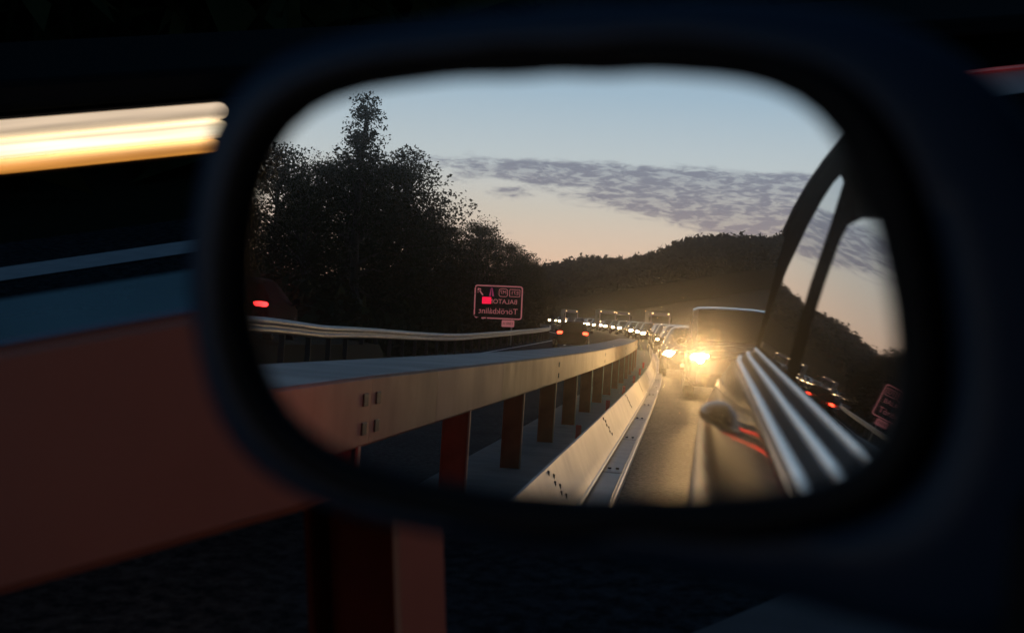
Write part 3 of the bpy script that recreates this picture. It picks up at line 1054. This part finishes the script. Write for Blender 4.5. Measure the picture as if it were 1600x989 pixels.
def vehicle(name, label, cat, stations, screen, rear, sides, wheels, wheel_r, paint, lamp, tail, group=None, head=None, extra=None, spots=None):
    t = thing(name, label, cat, group=group)
    mb = MB()
    rows, P = [], []
    for y, *st in stations:
        h = loft_points(st)
        P.append([Vector((x, y, z)) for x, z in h])
        full = [(x, z) for x, z in h] + [(-x, z) for x, z in reversed(h[1:-1])]
        rows.append([(x, y, z) for x, z in full])
    mb.grid(rows, True, True)
    mb.build('body', paint, t, smooth=32)

    def patch(nm, corners, out, m=glass_dark_m, n=4):
        a, c, d, e = [Vector(q) for q in corners]
        nn = (c - a).cross(e - a).normalized()
        mid = (a + c + d + e) / 4
        if nn.dot(mid - Vector((0, mid.y - (out if abs(out) > 1 else 0) * 0, .7))) < 0: nn = -nn
        mb = MB()
        rows = []
        for i in range(n + 1):
            u = .05 + .90 * i / n
            rows.append([a.lerp(c, v).lerp(e.lerp(d, v), u) + nn * .012 for v in (.05, .35, .65, .95)])
        mb.grid(rows)
        return mb.build(nm, m, t, smooth=40)
    i, j = screen                                      # station at the top and at the base of the windscreen
    A, B = P[i], P[j]
    neg = lambda p: Vector((-p.x, p.y, p.z))
    for sgn in (0,):
        mb = MB()
        rows = []
        for u in (.04, .35, .65, .96):
            tp, bt = A[6].lerp(B[6], u), A[5].lerp(B[5], u)
            mid = A[8].lerp(B[8], u)
            nrm = (B[8] - A[8]).cross(Vector((1, 0, 0))).normalized()
            if nrm.z < 0: nrm = -nrm
            w = tp.x - .02
            rows.append([Vector((w * k, tp.y, mid.z + (tp.z - mid.z) * abs(k) ** 2)) + nrm * .014 for k in (-1, -.6, -.2, .2, .6, 1)])
        mb.grid(rows)
        mb.build('windscreen', glass_dark_m, t, smooth=60)
    if rear:
        i, j = rear
        A, B = P[i], P[j]
        mb = MB()
        rows = []
        for u in (.08, .5, .92):
            tp, mid = A[6].lerp(B[6], u), A[8].lerp(B[8], u)
            nrm = (B[8] - A[8]).cross(Vector((1, 0, 0))).normalized()
            if nrm.y > 0: nrm = -nrm
            w = tp.x - .03
            rows.append([Vector((w * k, tp.y, mid.z + (tp.z - mid.z) * abs(k) ** 2)) + nrm * .014 for k in (-1, -.5, 0, .5, 1)])
        mb.grid(rows)
        mb.build('rear_window', glass_dark_m, t, smooth=60)
    for i, j in sides:
        for f in (lambda p: p.copy(), neg):
            a, c = f(P[i][4]), f(P[i][5])
            d, e = f(P[j][5]), f(P[j][4])
            patch('side_window', (a, c, d, e), 0)
    w0 = stations[len(stations) // 2][1]
    proto = None
    for y in wheels:
        for sx in (-1, 1):
            if proto is None:
                mb = MB()
                mb.lathe([(wheel_r * .6, -.02), (wheel_r * .9, .0), (wheel_r, -.03), (wheel_r, -.2), (wheel_r * .9, -.22)], (0, 0, 0), 'x', 18)
                proto = mb.build('wheel', rubber_m, t, smooth=40)
                mb = MB()
                mb.lathe([(.03, .012), (wheel_r * .5, .004), (wheel_r * .64, -.012)], (0, 0, 0), 'x', 14)
                mb.build('rim', wheel_m, proto, smooth=40)
                proto.location = (w0 + .005, y, wheel_r)
                first = proto
            else:
                c = share(proto, t, (sx * (w0 + .005), y, wheel_r))
                if sx < 0: c.rotation_euler = (0, 0, math.pi)
                q = share(kids(proto)[0], c)
            if proto is not None and sx < 0 and y == wheels[0]:
                proto.rotation_euler = (0, 0, math.pi)
                proto.location = (-(w0 + .005), y, wheel_r)

    def lampset(nm, spec, m, facing):
        x, y, z, w, h = spec
        mb = MB()
        rows = []
        for rr, dp in ((1.0, -.05), (1.0, .0), (.8, .02), (.4, .03), (.03, .032)):
            rows.append([(w * rr * .5 * math.copysign(abs(math.cos(a)) ** .7, math.cos(a)), facing * dp, h * rr * .5 * math.copysign(abs(math.sin(a)) ** .7, math.sin(a))) for a in [2 * math.pi * k / 16 for k in range(16)]])
        mb.grid(rows, True, True)
        o = mb.build(nm, m, t, smooth=50)
        o.location = (x, y, z)
        share(o, t, (-x, y, z))
    lampset('headlight', lamp, head or dip_m, 1)
    lampset('tail_light', tail, tail_m if name != 'x' else brake_m, -1)
    # number plate, bumper, grille, door mirrors
    yf, yr = stations[-1][0], stations[0][0]
    zb = stations[len(stations) // 2][2]
    mb = MB()
    mb.grid([[(-w0 * .97, yf - .28, zb + .02), (-w0 * .7, yf + .02, zb + .02), (w0 * .7, yf + .02, zb + .02), (w0 * .97, yf - .28, zb + .02)],
             [(-w0 * 1.0, yf - .28, zb + .20), (-w0 * .72, yf + .05, zb + .20), (w0 * .72, yf + .05, zb + .20), (w0 * 1.0, yf - .28, zb + .20)],
             [(-w0 * 1.0, yf - .28, zb + .30), (-w0 * .72, yf + .03, zb + .30), (w0 * .72, yf + .03, zb + .30), (w0 * 1.0, yf - .28, zb + .30)]])
    mb.build('bumper', black_m, t, smooth=50)
    mb = MB()
    mb.box((-.26, yf + .055, zb + .1), (.26, yf + .065, zb + .21))
    mb.build('number_plate', paint_m, t)
    mb = MB()
    for k in range(3):
        z = lamp[2] - .07 + .06 * k
        mb.box((-lamp[0] + lamp[3] * .55, lamp[1] + .0, z), (lamp[0] - lamp[3] * .55, lamp[1] + .03, z + .03))
    mb.build('grille', black_m, t)
    mpt = P[screen[1]][4]
    for sx in (-1, 1):
        mb = MB()
        c = Vector((sx * (mpt.x + .12), mpt.y - .25, mpt.z + .10))
        rows = []
        for ry, k in ((-.06, .55), (-.05, .95), (.0, 1.0), (.06, .8), (.09, .35)):
            rows.append([c + Vector((.11 * k * math.cos(a), ry, .085 * k * math.sin(a))) for a in [2 * math.pi * q / 10 for q in range(10)]])
        mb.grid(rows, True, True)
        mb.tube([c - Vector((sx * .02, 0, .05)), Vector((sx * (mpt.x - .02), mpt.y - .2, mpt.z))], .02, 6)
        mb.build('door_mirror', black_m, t, smooth=60)
    if extra: extra(t)
    return t


def spot(parent, loc, power, size=math.radians(70), blend=.8, rad=.07, pitch=-.035, color=(1, .58, .22), yaw=0.0):
    L = bpy.data.lights.new('headlamp_beam', 'SPOT')
    L.energy, L.spot_size, L.spot_blend, L.shadow_soft_size, L.color = power, size, blend, rad, color
    o = bpy.data.objects.new('headlamp_beam', L)
    COL.objects.link(o)
    o.parent = parent
    o.location = loc
    d = Vector((yaw, 1, pitch))
    o.rotation_euler = d.to_track_quat('-Z', 'Y').to_euler()
    return o


van_paint = mat('van paint', (.08, .09, .115), .25, metal=.3, coat=.5)
car_paints = [mat('car paint ' + n, c, .2, metal=.3, coat=.7) for n, c in (('grey', (.12, .125, .13)), ('white', (.6, .6, .6)), ('dark red', (.14, .02, .02)), ('blue', (.03, .05, .12)), ('black', (.015, .015, .017)))]
lorry_white = mat('lorry white', (.16, .16, .17), .7, spec=.15)
tarp_m = mat('dark tarpaulin', (.012, .012, .013), .9, spec=.04, bump=(3, .4))
purple_m = mat('lilac cab paint', (.16, .135, .21), .7, spec=.15)

VAN_ST = [(-4.95, .90, .32, 1.12, .80, 1.88), (-4.85, .94, .26, 1.15, .84, 1.93), (-3.4, .95, .24, 1.15, .85, 1.95), (-2.05, .95, .24, 1.15, .85, 1.95), (-1.62, .95, .24, 1.15, .84, 1.90),
          (-.82, .95, .24, 1.08, .86, 1.16), (-.30, .94, .25, .95, .80, 1.02), (-.08, .90, .27, .84, .72, .90), (0, .84, .30, .74, .62, .80)]
van = vehicle('van', 'silver grey van with blazing headlight right behind the navy car', 'van', VAN_ST, (4, 5), (0, 1), ((1, 2), (2, 3), (3, 5)), (-4.0, -.95), .33, van_paint,
              (.64, -.07, .82, .40, .24), (.80, -4.96, 1.05, .14, .5), head=head_m)
van.location = W(1.07, 40, surf(1.07, 40))

CAR_ST = [(-4.15, .78, .32, .78, .66, .86), (-4.05, .85, .25, .86, .68, 1.0), (-3.72, .87, .22, .90, .62, 1.36), (-3.2, .88, .20, .90, .60, 1.46), (-2.3, .88, .20, .90, .60, 1.49), (-1.82, .88, .20, .90, .59, 1.45),
          (-.98, .88, .20, .88, .74, .98), (-.35, .86, .21, .76, .68, .84), (-.06, .80, .24, .64, .60, .72), (0, .74, .28, .56, .52, .64)]
hatch = vehicle('car', '', 'car', CAR_ST, (5, 6), (1, 2), ((2, 4), (4, 6)), (-3.35, -.78), .31, car_paints[0], (.60, -.06, .66, .34, .18), (.70, -4.13, .85, .22, .22), group='cars queueing behind')
queue = 'cars queueing behind'
# own lane, nearest first, then the next lane
Q1 = [(57, 0), (70, 1), (82, 2), (95, 3), (107, 4), (121, 0), (134, 1), (147, 3), (162, 4), (175, 2), (190, 0), (205, 1), (221, 3), (238, 0), (256, 4), (274, 1), (293, 2), (312, 3), (333, 0), (352, 1)]
Q2 = [(152, 3), (166, 1), (180, 0), (228, 2), (244, 4), (262, 0), (281, 1), (300, 3), (322, 4), (343, 0)]
LAB1 = ['first car of the queue, peeping out left of the van', 'second car of the queue behind the van, left lane', 'third car of the queue behind the van, left lane', 'fourth car of the queue behind the van, left lane',
        'fifth car of the queue behind the van, left lane', 'sixth car of the queue behind the van, left lane']
first_used = False
BEAMS = []
SPOTS = {57: 150, 70: 100}
colour_names = ['grey', 'white', 'dark red', 'blue', 'black']
n_far = 0
for lane, Q in ((1.07, Q1), (4.75, Q2)):
    for k, (d, col) in enumerate(Q):
        x = lane - shift(d) + random.uniform(-.22, .22) - (.62 if lane < 2 and d < 120 else .25 if lane < 2 else 0)
        loc = W(x, d, surf(x, d))
        rz = math.atan2(-(shift(d + 3) - shift(d - 3)), 6.0)
        rz = math.atan2((shift(d + 3) - shift(d - 3)), 6.0) * -1
        c = hatch if not first_used else copy_thing(hatch, loc, rz)
        first_used = True
        c.location, c.rotation_euler = loc, (0, 0, rz)
        c['group'] = queue
        if lane < 2 and k < 6: c['label'] = LAB1[k]
        else: c['label'] = 'far car with lit headlights in the long queue on the bend'
        for ch in kids(c):
            if ch.name.startswith('body'):
                ch.material_slots[0].link = 'OBJECT'
                ch.material_slots[0].material = car_paints[col]
        if lane < 2 and d < 90:
            for ch in kids(c):
                if ch.name.startswith('headlight'):
                    ch.material_slots[0].link = 'OBJECT'
                    ch.material_slots[0].material = head_m
        if lane < 2 and d in SPOTS: BEAMS.append((c, SPOTS[d]))


# lorries standing in the queue
def make_lorry(label, cab_m, box_m, name='lorry', box_len=9.0, lit=True, group='lorries in the queue'):
    t = thing(name, label, 'lorry', group=group)
    mb = MB()
    pr_ = [(0, .45), (0, 1.0), (-.05, 1.5), (-.22, 2.75), (-.45, 3.0), (-2.1, 3.05), (-2.15, .5)]
    mb.grid([[(sx * 1.24, y, z) for y, z in pr_] for sx in (-1, -.94, .94, 1)], True, True)
    mb.build('cab', cab_m, t, smooth=20, bevel=.05)
    mb = MB()
    mb.grid([[(x, -.035 - .004 - .03 * 0 - (z - 1.45) * .136 + .03, z) for x in (-1.08, -.4, .4, 1.08)] for z in (1.55, 2.0, 2.62)])
    mb.build('windscreen', glass_dark_m, t)
    mb = MB()
    mb.box((-1.24, -2.4 - box_len, 1.05), (1.24, -2.4, 3.3))
    mb.build('cargo_box', box_m, t, bevel=.03)
    mb = MB()
    mb.box((-.45, -2.4 - box_len, .75), (.45, -1.0, 1.04))
    mb.build('chassis', black_m, t)
    pw = None
    for y in (-1.2, -2.0 - box_len * .62, -2.0 - box_len * .78):
        for sx in (-1, 1):
            if pw is None:
                mb = MB()
                mb.lathe([(.2, .0), (.46, .0), (.5, -.04), (.5, -.26), (.46, -.3)], (0, 0, 0), 'x', 18)
                pw = mb.build('wheel', rubber_m, t, smooth=40)
                mb = MB()
                mb.lathe([(.06, -.02), (.26, .004), (.3, -.01)], (0, 0, 0), 'x', 14)
                mb.build('rim', wheel_m, pw, smooth=40)
                pw.location, pw.rotation_euler = (-1.22, y, .5), (0, 0, math.pi)
            else:
                c = share(pw, t, (sx * 1.22, y, .5))
                c.rotation_euler = (0, 0, math.pi if sx < 0 else 0)
                share(kids(pw)[0], c)

    def lamp(nm, x, y, z, w, h, m):
        mb = MB()
        rows = []
        for k, dp in ((1, -.04), (1, .01), (.7, .03), (.03, .034)):
            rows.append([(w * .5 * k * math.cos(a), dp, h * .5 * k * math.sin(a)) for a in [2 * math.pi * q / 14 for q in range(14)]])
        mb.grid(rows, True, True)
        o = mb.build(nm, m, t, smooth=60)
        o.location = (x, y, z)
        return o
    for sx in (-1, 1):
        lamp('headlight', sx * .95, .02, .85, .34, .22, dip_m)
        lamp('roof_marker_lamp', sx * 1.0, -.36, 2.93, .20, .14, marker_m)
        if lit: lamp('side_marker_lamp', sx * 1.05, -.02, 1.42, .16, .12, marker_m)
    mb = MB()
    for k in range(4): mb.box((-.7, .0, .95 + .11 * k), (.7, .022, 1.01 + .11 * k))
    mb.build('grille', black_m, t)
    for sx in (-1, 1):
        mb = MB()
        mb.box((sx * 1.36 - .1, -.25, 1.9), (sx * 1.36 + .1, -.16, 2.5))
        mb.tube([(sx * 1.2, -.3, 2.55), (sx * 1.36, -.22, 2.52)], .02, 6)
        mb.build('door_mirror', black_m, t, bevel=.02)
    return t


def put(o, lane, d):
    x = lane - shift(d)
    o.location = W(x, d, surf(x, d))
    o.rotation_euler = (0, 0, -math.atan2((shift(d + 3) - shift(d - 3)), 6.0))


lorry = make_lorry('lilac grey lorry with four lit corner lamps standing above the queue', purple_m, lorry_white)
lorry.scale = (.86, .86, .86)
put(lorry, 4.75, 208)
l2 = copy_thing(lorry, (0, 0, 0), 0, 'far lorry in the middle of the queue with a pale square box')
put(l2, 1.07, 245)
l3 = copy_thing(lorry, (0, 0, 0), 0, 'far lorry at the left of the middle pair in the queue')
put(l3, 4.75, 268)
l4 = copy_thing(lorry, (0, 0, 0), 0, 'farthest lorry, near the end of the queue by the trees')
put(l4, 1.07, 318)

# car driving away on the other side
away_m = mat('lit rear lamps', (.5, .01, .01), .2, emit=(1.0, .05, .02), strength=9)
away = copy_thing(hatch, W(-6.1, 110, surf(-6.1, 110)), math.pi, 'car driving away on the other carriageway with bright red tail lights', 'cars on the other carriageway')
away.rotation_euler = (0, 0, math.pi - math.atan2((shift(113) - shift(107)), 6.0))
mb = MB()
mb.grid([[W(x, d, ground(x, d) + z) for x, z in ((-14.5, -.3), (-13.2, .44), (-9.75, .44), (-9.45, -.3))] for d in range(26, 66, 4)])
structure(mb.build('slip_road', grass_m, smooth=30))
ramp_car = copy_thing(hatch, W(-10.68, 49, ground(-10.68, 49) + .45), math.pi, 'dark car on the slip road at the left edge with one red tail light showing', 'cars on the other carriageway')
for o in (away, ramp_car):
    for ch in kids(o):
        n = ch.name.split('.')[0]
        if n == 'headlight': ch.hide_render = False
        if n == 'tail_light':
            ch.scale = (1.45, 1, .8) if o is away else (1.7, 1, .6)
            ch.material_slots[0].link = 'OBJECT'
            ch.material_slots[0].material = away_m if o is away else tail_m
        if n == 'body':
            ch.material_slots[0].link = 'OBJECT'
            ch.material_slots[0].material = car_paints[4]
matt_m = mat('blacked-out car', (.003, .003, .0035), .8, spec=.02)  # body and glass blacked out, evening darkness put into the colour
off_m = mat('unlit lamp', (.3, .3, .3), .15)
for ch in kids(ramp_car) + kids(away):
    if ch.name.split('.')[0] in ('body', 'side_window', 'rear_window', 'windscreen', 'door_mirror'):
        ch.material_slots[0].link = 'OBJECT'
        ch.material_slots[0].material = matt_m
    if ch.name.split('.')[0] == 'headlight':
        ch.material_slots[0].link = 'OBJECT'
        ch.material_slots[0].material = off_m

# ---- lorry added beyond the barrier to carry a passing car's headlight streak
SX = -4.1
trailer = thing('stand_in_lorry', 'dark empty flatbed lorry passing beyond the barrier with glowing side lamps', 'lorry', (SX - 1.25, 2.0, 0), world_coords=True)
mb = MB()
mb.box((SX - 2.5, 1.9, .992), (SX - .02, 15.0, 1.07))
mb.build('load_floor', tarp_m, trailer, bevel=.02)
mb = MB()
mb.box((SX - 1.8, 1.9, .80), (SX - .7, 15.0, .99))
mb.build('chassis', black_m, trailer)
mb = MB()
mb.grid([[(SX - 1.25 + sx * 1.23, y, z) for y, z in ((-1.6, .45), (-1.6, 1.1), (-1.5, 2.6), (-1.2, 3.3), (1.0, 3.4), (1.0, .5))] for sx in (-1, -.93, .93, 1)], True, True)
mb.build('cab', tarp_m, trailer, smooth=20, bevel=.05)
mb = MB()
mb.grid([[(SX - 1.25 + x, -1.62 + (z - 1.5) * .07, z) for x in (-1, 0, 1)] for z in (1.7, 2.5)])
mb.build('windscreen', glass_dark_m, trailer)
for y in (-.6, 10.6, 11.9, 13.2):
    for x in (SX - 2.3, SX - .3):
        mb = MB()
        mb.lathe([(.2, .0), (.46, .0), (.5, .04), (.5, .22), (.46, .26), (.2, .26)], (x, y, .5), 'x', 20)
        mb.build('wheel', rubber_m, trailer, smooth=40)
for x in (SX - 1.9, SX - .35):
    mb = MB()
    mb.box((x - .06, 2.42, .05), (x + .06, 2.54, 1.05))
    mb.build('landing_leg', steel_m, trailer, bevel=.01)


def streakbar(name, y0, y1, z0, z1, col, st, dep=.03):
    m = mat(name + ' glow', (.8, .7, .5), .3, emit=col, strength=st)
    nbm = NB(m.node_tree)
    mp_ = nbm.n('ShaderNodeMapping')
    mp_.inputs['Scale'].default_value = (1, 1.3, 46)
    m.node_tree.links.new(nbm.n('ShaderNodeTexCoord').outputs['Object'], mp_.inputs[0])
    nbm.put(m.node_tree.nodes['Principled BSDF'].inputs['Emission Strength'], nbm.ramp(nbm.noise(mp_.outputs[0], 1.0, 2), [(.3, st * .55), (.7, st * 1.15)]))   # uneven brightness along the streak
    mb = MB()
    h = (z1 - z0) / 2
    rows = []
    zc = (z0 + z1) / 2
    for k, e in ((0, 0.0), (.25, .66), (.6, .93), (1.0, 1.0)):
        y = y0 + h * k
        rows.append((y, e))
    rows = rows + [(y1 - (y - y0), e) for y, e in reversed(rows)]
    g_ = [[(SX + .02 + dep * max(.05, e) * math.cos(a), y, zc + h * max(.04, e) * math.sin(a)) for a in [math.pi * 2 * q / 12 for q in range(12)]] for y, e in rows]
    mb.grid(g_, True, True)
    return mb.build(name, m, trailer, smooth=70)


streakbar('upper_streak_bar', 1.95, 3.17, .933, .978, (1.0, .74, .50), .72)  # glowing bars shaped as the blurred streak of passing headlights
streakbar('main_streak_bar', 1.95, 3.17, .885, .9325, (1.0, .80, .52), 1.0)
streakbar('main_streak_core', 2.45, 3.17, .890, .926, (1.0, .84, .58), 1.7, .036)
streakbar('amber_streak_bar', 1.95, 3.14, .849, .884, (1.0, .40, .07), .80)
mb = MB()
mb.box((SX - .01, 1.92, .84), (SX + .012, 3.6, .985))
mb.build('streak_mount', black_m, trailer)
mb = MB()
mb.box((SX - .03, 6.6, .735), (SX, 9.9, .842))
mb.build('streak_plank', mat('pale streak', (.8, .79, .77), .5), trailer, bevel=.008)  # plank added for the pale half of another passing streak
streakbar('red_streak_bar', 6.95, 7.6, .846, .860, (1.0, .04, .05), .07)  # glow added for the red edge of that passing streak

# ---- direction sign beyond the far guard rail
sign_d, sign_x = 130, -12.5
sign = thing('direction_sign', 'dark green motorway direction sign with pinkish border reading Törökbálint', 'road sign', W(sign_x, sign_d, ground(sign_x, sign_d)), math.pi)
sign_green = mat('sign green', (.006, .022, .010), .5)
sign_white_glow = mat('sign lettering glow', (.6, .3, .3), .5, emit=(1.0, .30, .30), strength=.26)  # reddish glow painted in for tail light reflected by the sign
sign_pink_glow = mat('sign magenta glow', (.5, .1, .25), .5, emit=(1.0, .10, .30), strength=.20)  # glow painted in, standing for reflected light
sign_red_glow = mat('sign red block glow', (.7, .02, .06), .4, emit=(1.0, .01, .06), strength=1.0)  # glow painted in for the block's reflected light
zs = 4.58 - 2.34 - ground(sign_x, sign_d)
SW, SH = 3.36, 2.34


def rrect(w, h, r, n=5, c=(0, 0)):
    pts = []
    for qx, qz, a0 in ((1, 1, 0), (-1, 1, 90), (-1, -1, 180), (1, -1, 270)):
        for k in range(n + 1):
            a = math.radians(a0 + 90 * k / n)
            pts.append((c[0] + qx * (w / 2 - r) + r * math.cos(a), c[1] + qz * (h / 2 - r) + r * math.sin(a)))
    return pts


PIV = Matrix.Rotation(math.radians(1.2), 4, 'Y')


def sp(x, z, y=0.0):
    v = PIV @ Vector((x, 0, z))
    return (v.x, y, v.z + zs + SH / 2)


def plate(name, w, h, r, m, y0, y1, c=(0, 0), parent=sign):
    mb = MB()
    o = rrect(w, h, r, c=c)
    mb.grid([[sp(x, z, y0) for x, z in o], [sp(x, z, y1) for x, z in o]], True, True)
    return mb.build(name, m, parent)


def frame_(name, w, h, r, t, m, y0, y1, c=(0, 0), parent=sign):
    mb = MB()
    o, i = rrect(w, h, r, c=c), rrect(w - 2 * t, h - 2 * t, max(.01, r - t), c=c)
    mb.grid([[sp(x, z, y0) for x, z in i], [sp(x, z, y1) for x, z in i], [sp(x, z, y1) for x, z in o], [sp(x, z, y0) for x, z in o], [sp(x, z, y0) for x, z in i]], True)
    return mb.build(name, m, parent)


panel = plate('sign_panel', SW, SH, .22, sign_green, .0, .04)
frame_('border', SW - .06, SH - .06, .2, .085, sign_white_glow, -.012, .001)


def words_(name, txt, size, x, z, m, parent=panel, y=-.006):
    cu = bpy.data.curves.new(name, 'FONT')
    cu.body, cu.size, cu.align_x, cu.align_y, cu.extrude = txt, size, 'CENTER', 'CENTER', .004
    cu.resolution_u = 3
    o = bpy.data.objects.new(name, cu)
    COL.objects.link(o)
    dg = bpy.context.evaluated_depsgraph_get()
    dg.update()
    me = bpy.data.meshes.new_from_object(o.evaluated_get(dg))
    bpy.data.objects.remove(o)
    for v in me.vertices: v.co = Vector(sp(x + v.co.x, z + v.co.y, y - v.co.z))
    me.materials.clear()
    me.materials.append(m)
    o = bpy.data.objects.new(name, me)
    COL.objects.link(o)
    o.parent = parent
    return o


# as read from in front (local x runs to the reader's right)
words_('place_name', 'Törökbálint', .56, -.02, -.62, sign_white_glow)
words_('place_name', 'BALATON', .44, -.30, .04, sign_white_glow)
plate('route_block', .62, .46, .02, sign_red_glow, -.014, -.002, (.80, .10))
frame_('route_frame', .74, .52, .06, .04, sign_white_glow, -.010, .0, (-1.10, .66))
words_('route_number', 'E71', .36, -1.10, .66, sign_white_glow)
frame_('route_frame', .62, .56, .16, .04, sign_white_glow, -.010, .0, (-.32, .66))
words_('route_number', 'M7', .34, -.32, .68, sign_white_glow)
plate('motorway_symbol', .44, .62, .04, mat('sign blue', (.02, .01, .05), .5), -.008, .0, (.48, .68))
mb = MB()
for x0, x1, x2, x3 in ((-.17, -.05, -.015, -.05), (.17, .05, .015, .05)):
    mb.face([sp(.48 + x0, .40, -.014), sp(.48 + x1, .40, -.014), sp(.48 + x2, .96, -.014), sp(.48 + x3, .96, -.014)])
mb.build('motorway_symbol_lines', sign_pink_glow, panel)
mb = MB()
for pl in ([(1.03, .48), (1.10, .42), (1.34, .72), (1.27, .78)], [(1.44, .93), (1.12, .86), (1.16, .78), (1.36, .82)], [(1.44, .93), (1.36, .82), (1.38, .60), (1.46, .62)]):
    mb.face([sp(x, z, -.012) for x, z in pl])
mb.build('arrow', sign_white_glow, panel)
plate('distance_plate', .86, .46, .06, sign_white_glow, .0, .03, (-.72, -1.42))
words_('distance', '1500 m', .24, -.72, -1.42, sign_green, sign, -.008)
for x in (-1.0, 1.0):
    mb = MB()
    mb.tube([(x, .10, -.5), (x, .10, zs + SH - .2)], .06, 10)
    mb.build('sign_post', steel_m, sign, smooth=60)

# ================================================================== evening air
mb = MB()
mb.box((-660, -1110, -2.5), (660, 660, 85))
hz = mb.build('haze', [], None)
hm = bpy.data.materials.new('evening air')
hm.use_nodes = True
hm.node_tree.nodes.remove(hm.node_tree.nodes['Principled BSDF'])
pv = hm.node_tree.nodes.new('ShaderNodeVolumePrincipled')
pv.inputs['Color'].default_value = (.9, .88, .85, 1)
pv.inputs['Density'].default_value = HAZE
pv.inputs['Anisotropy'].default_value = .88
hm.node_tree.links.new(pv.outputs[0], hm.node_tree.nodes['Material Output'].inputs['Volume'])
hz.data.materials.append(hm)
hz['kind'] = 'stuff'
hz['label'] = 'thin evening haze glowing round the headlights'
hz['category'] = 'haze'

# the headlamp beams of the nearest cars, once every copy is made
for c, power in BEAMS:
    for sx in (-1, 1):
        spot(c, (sx * .6, .02, .66), power)
        spot(c, (sx * .6, .03, .66), power * 45, size=math.radians(5), blend=.7, pitch=-.05)
for sx in (-1, 1):
    spot(van, (sx * .64, .02, .82), 420)
    spot(van, (sx * .64, .04, .82), 9000, size=math.radians(3.9), blend=.8, pitch=-.047, yaw=-.006)     # the dipped beam's hot spot, on the road
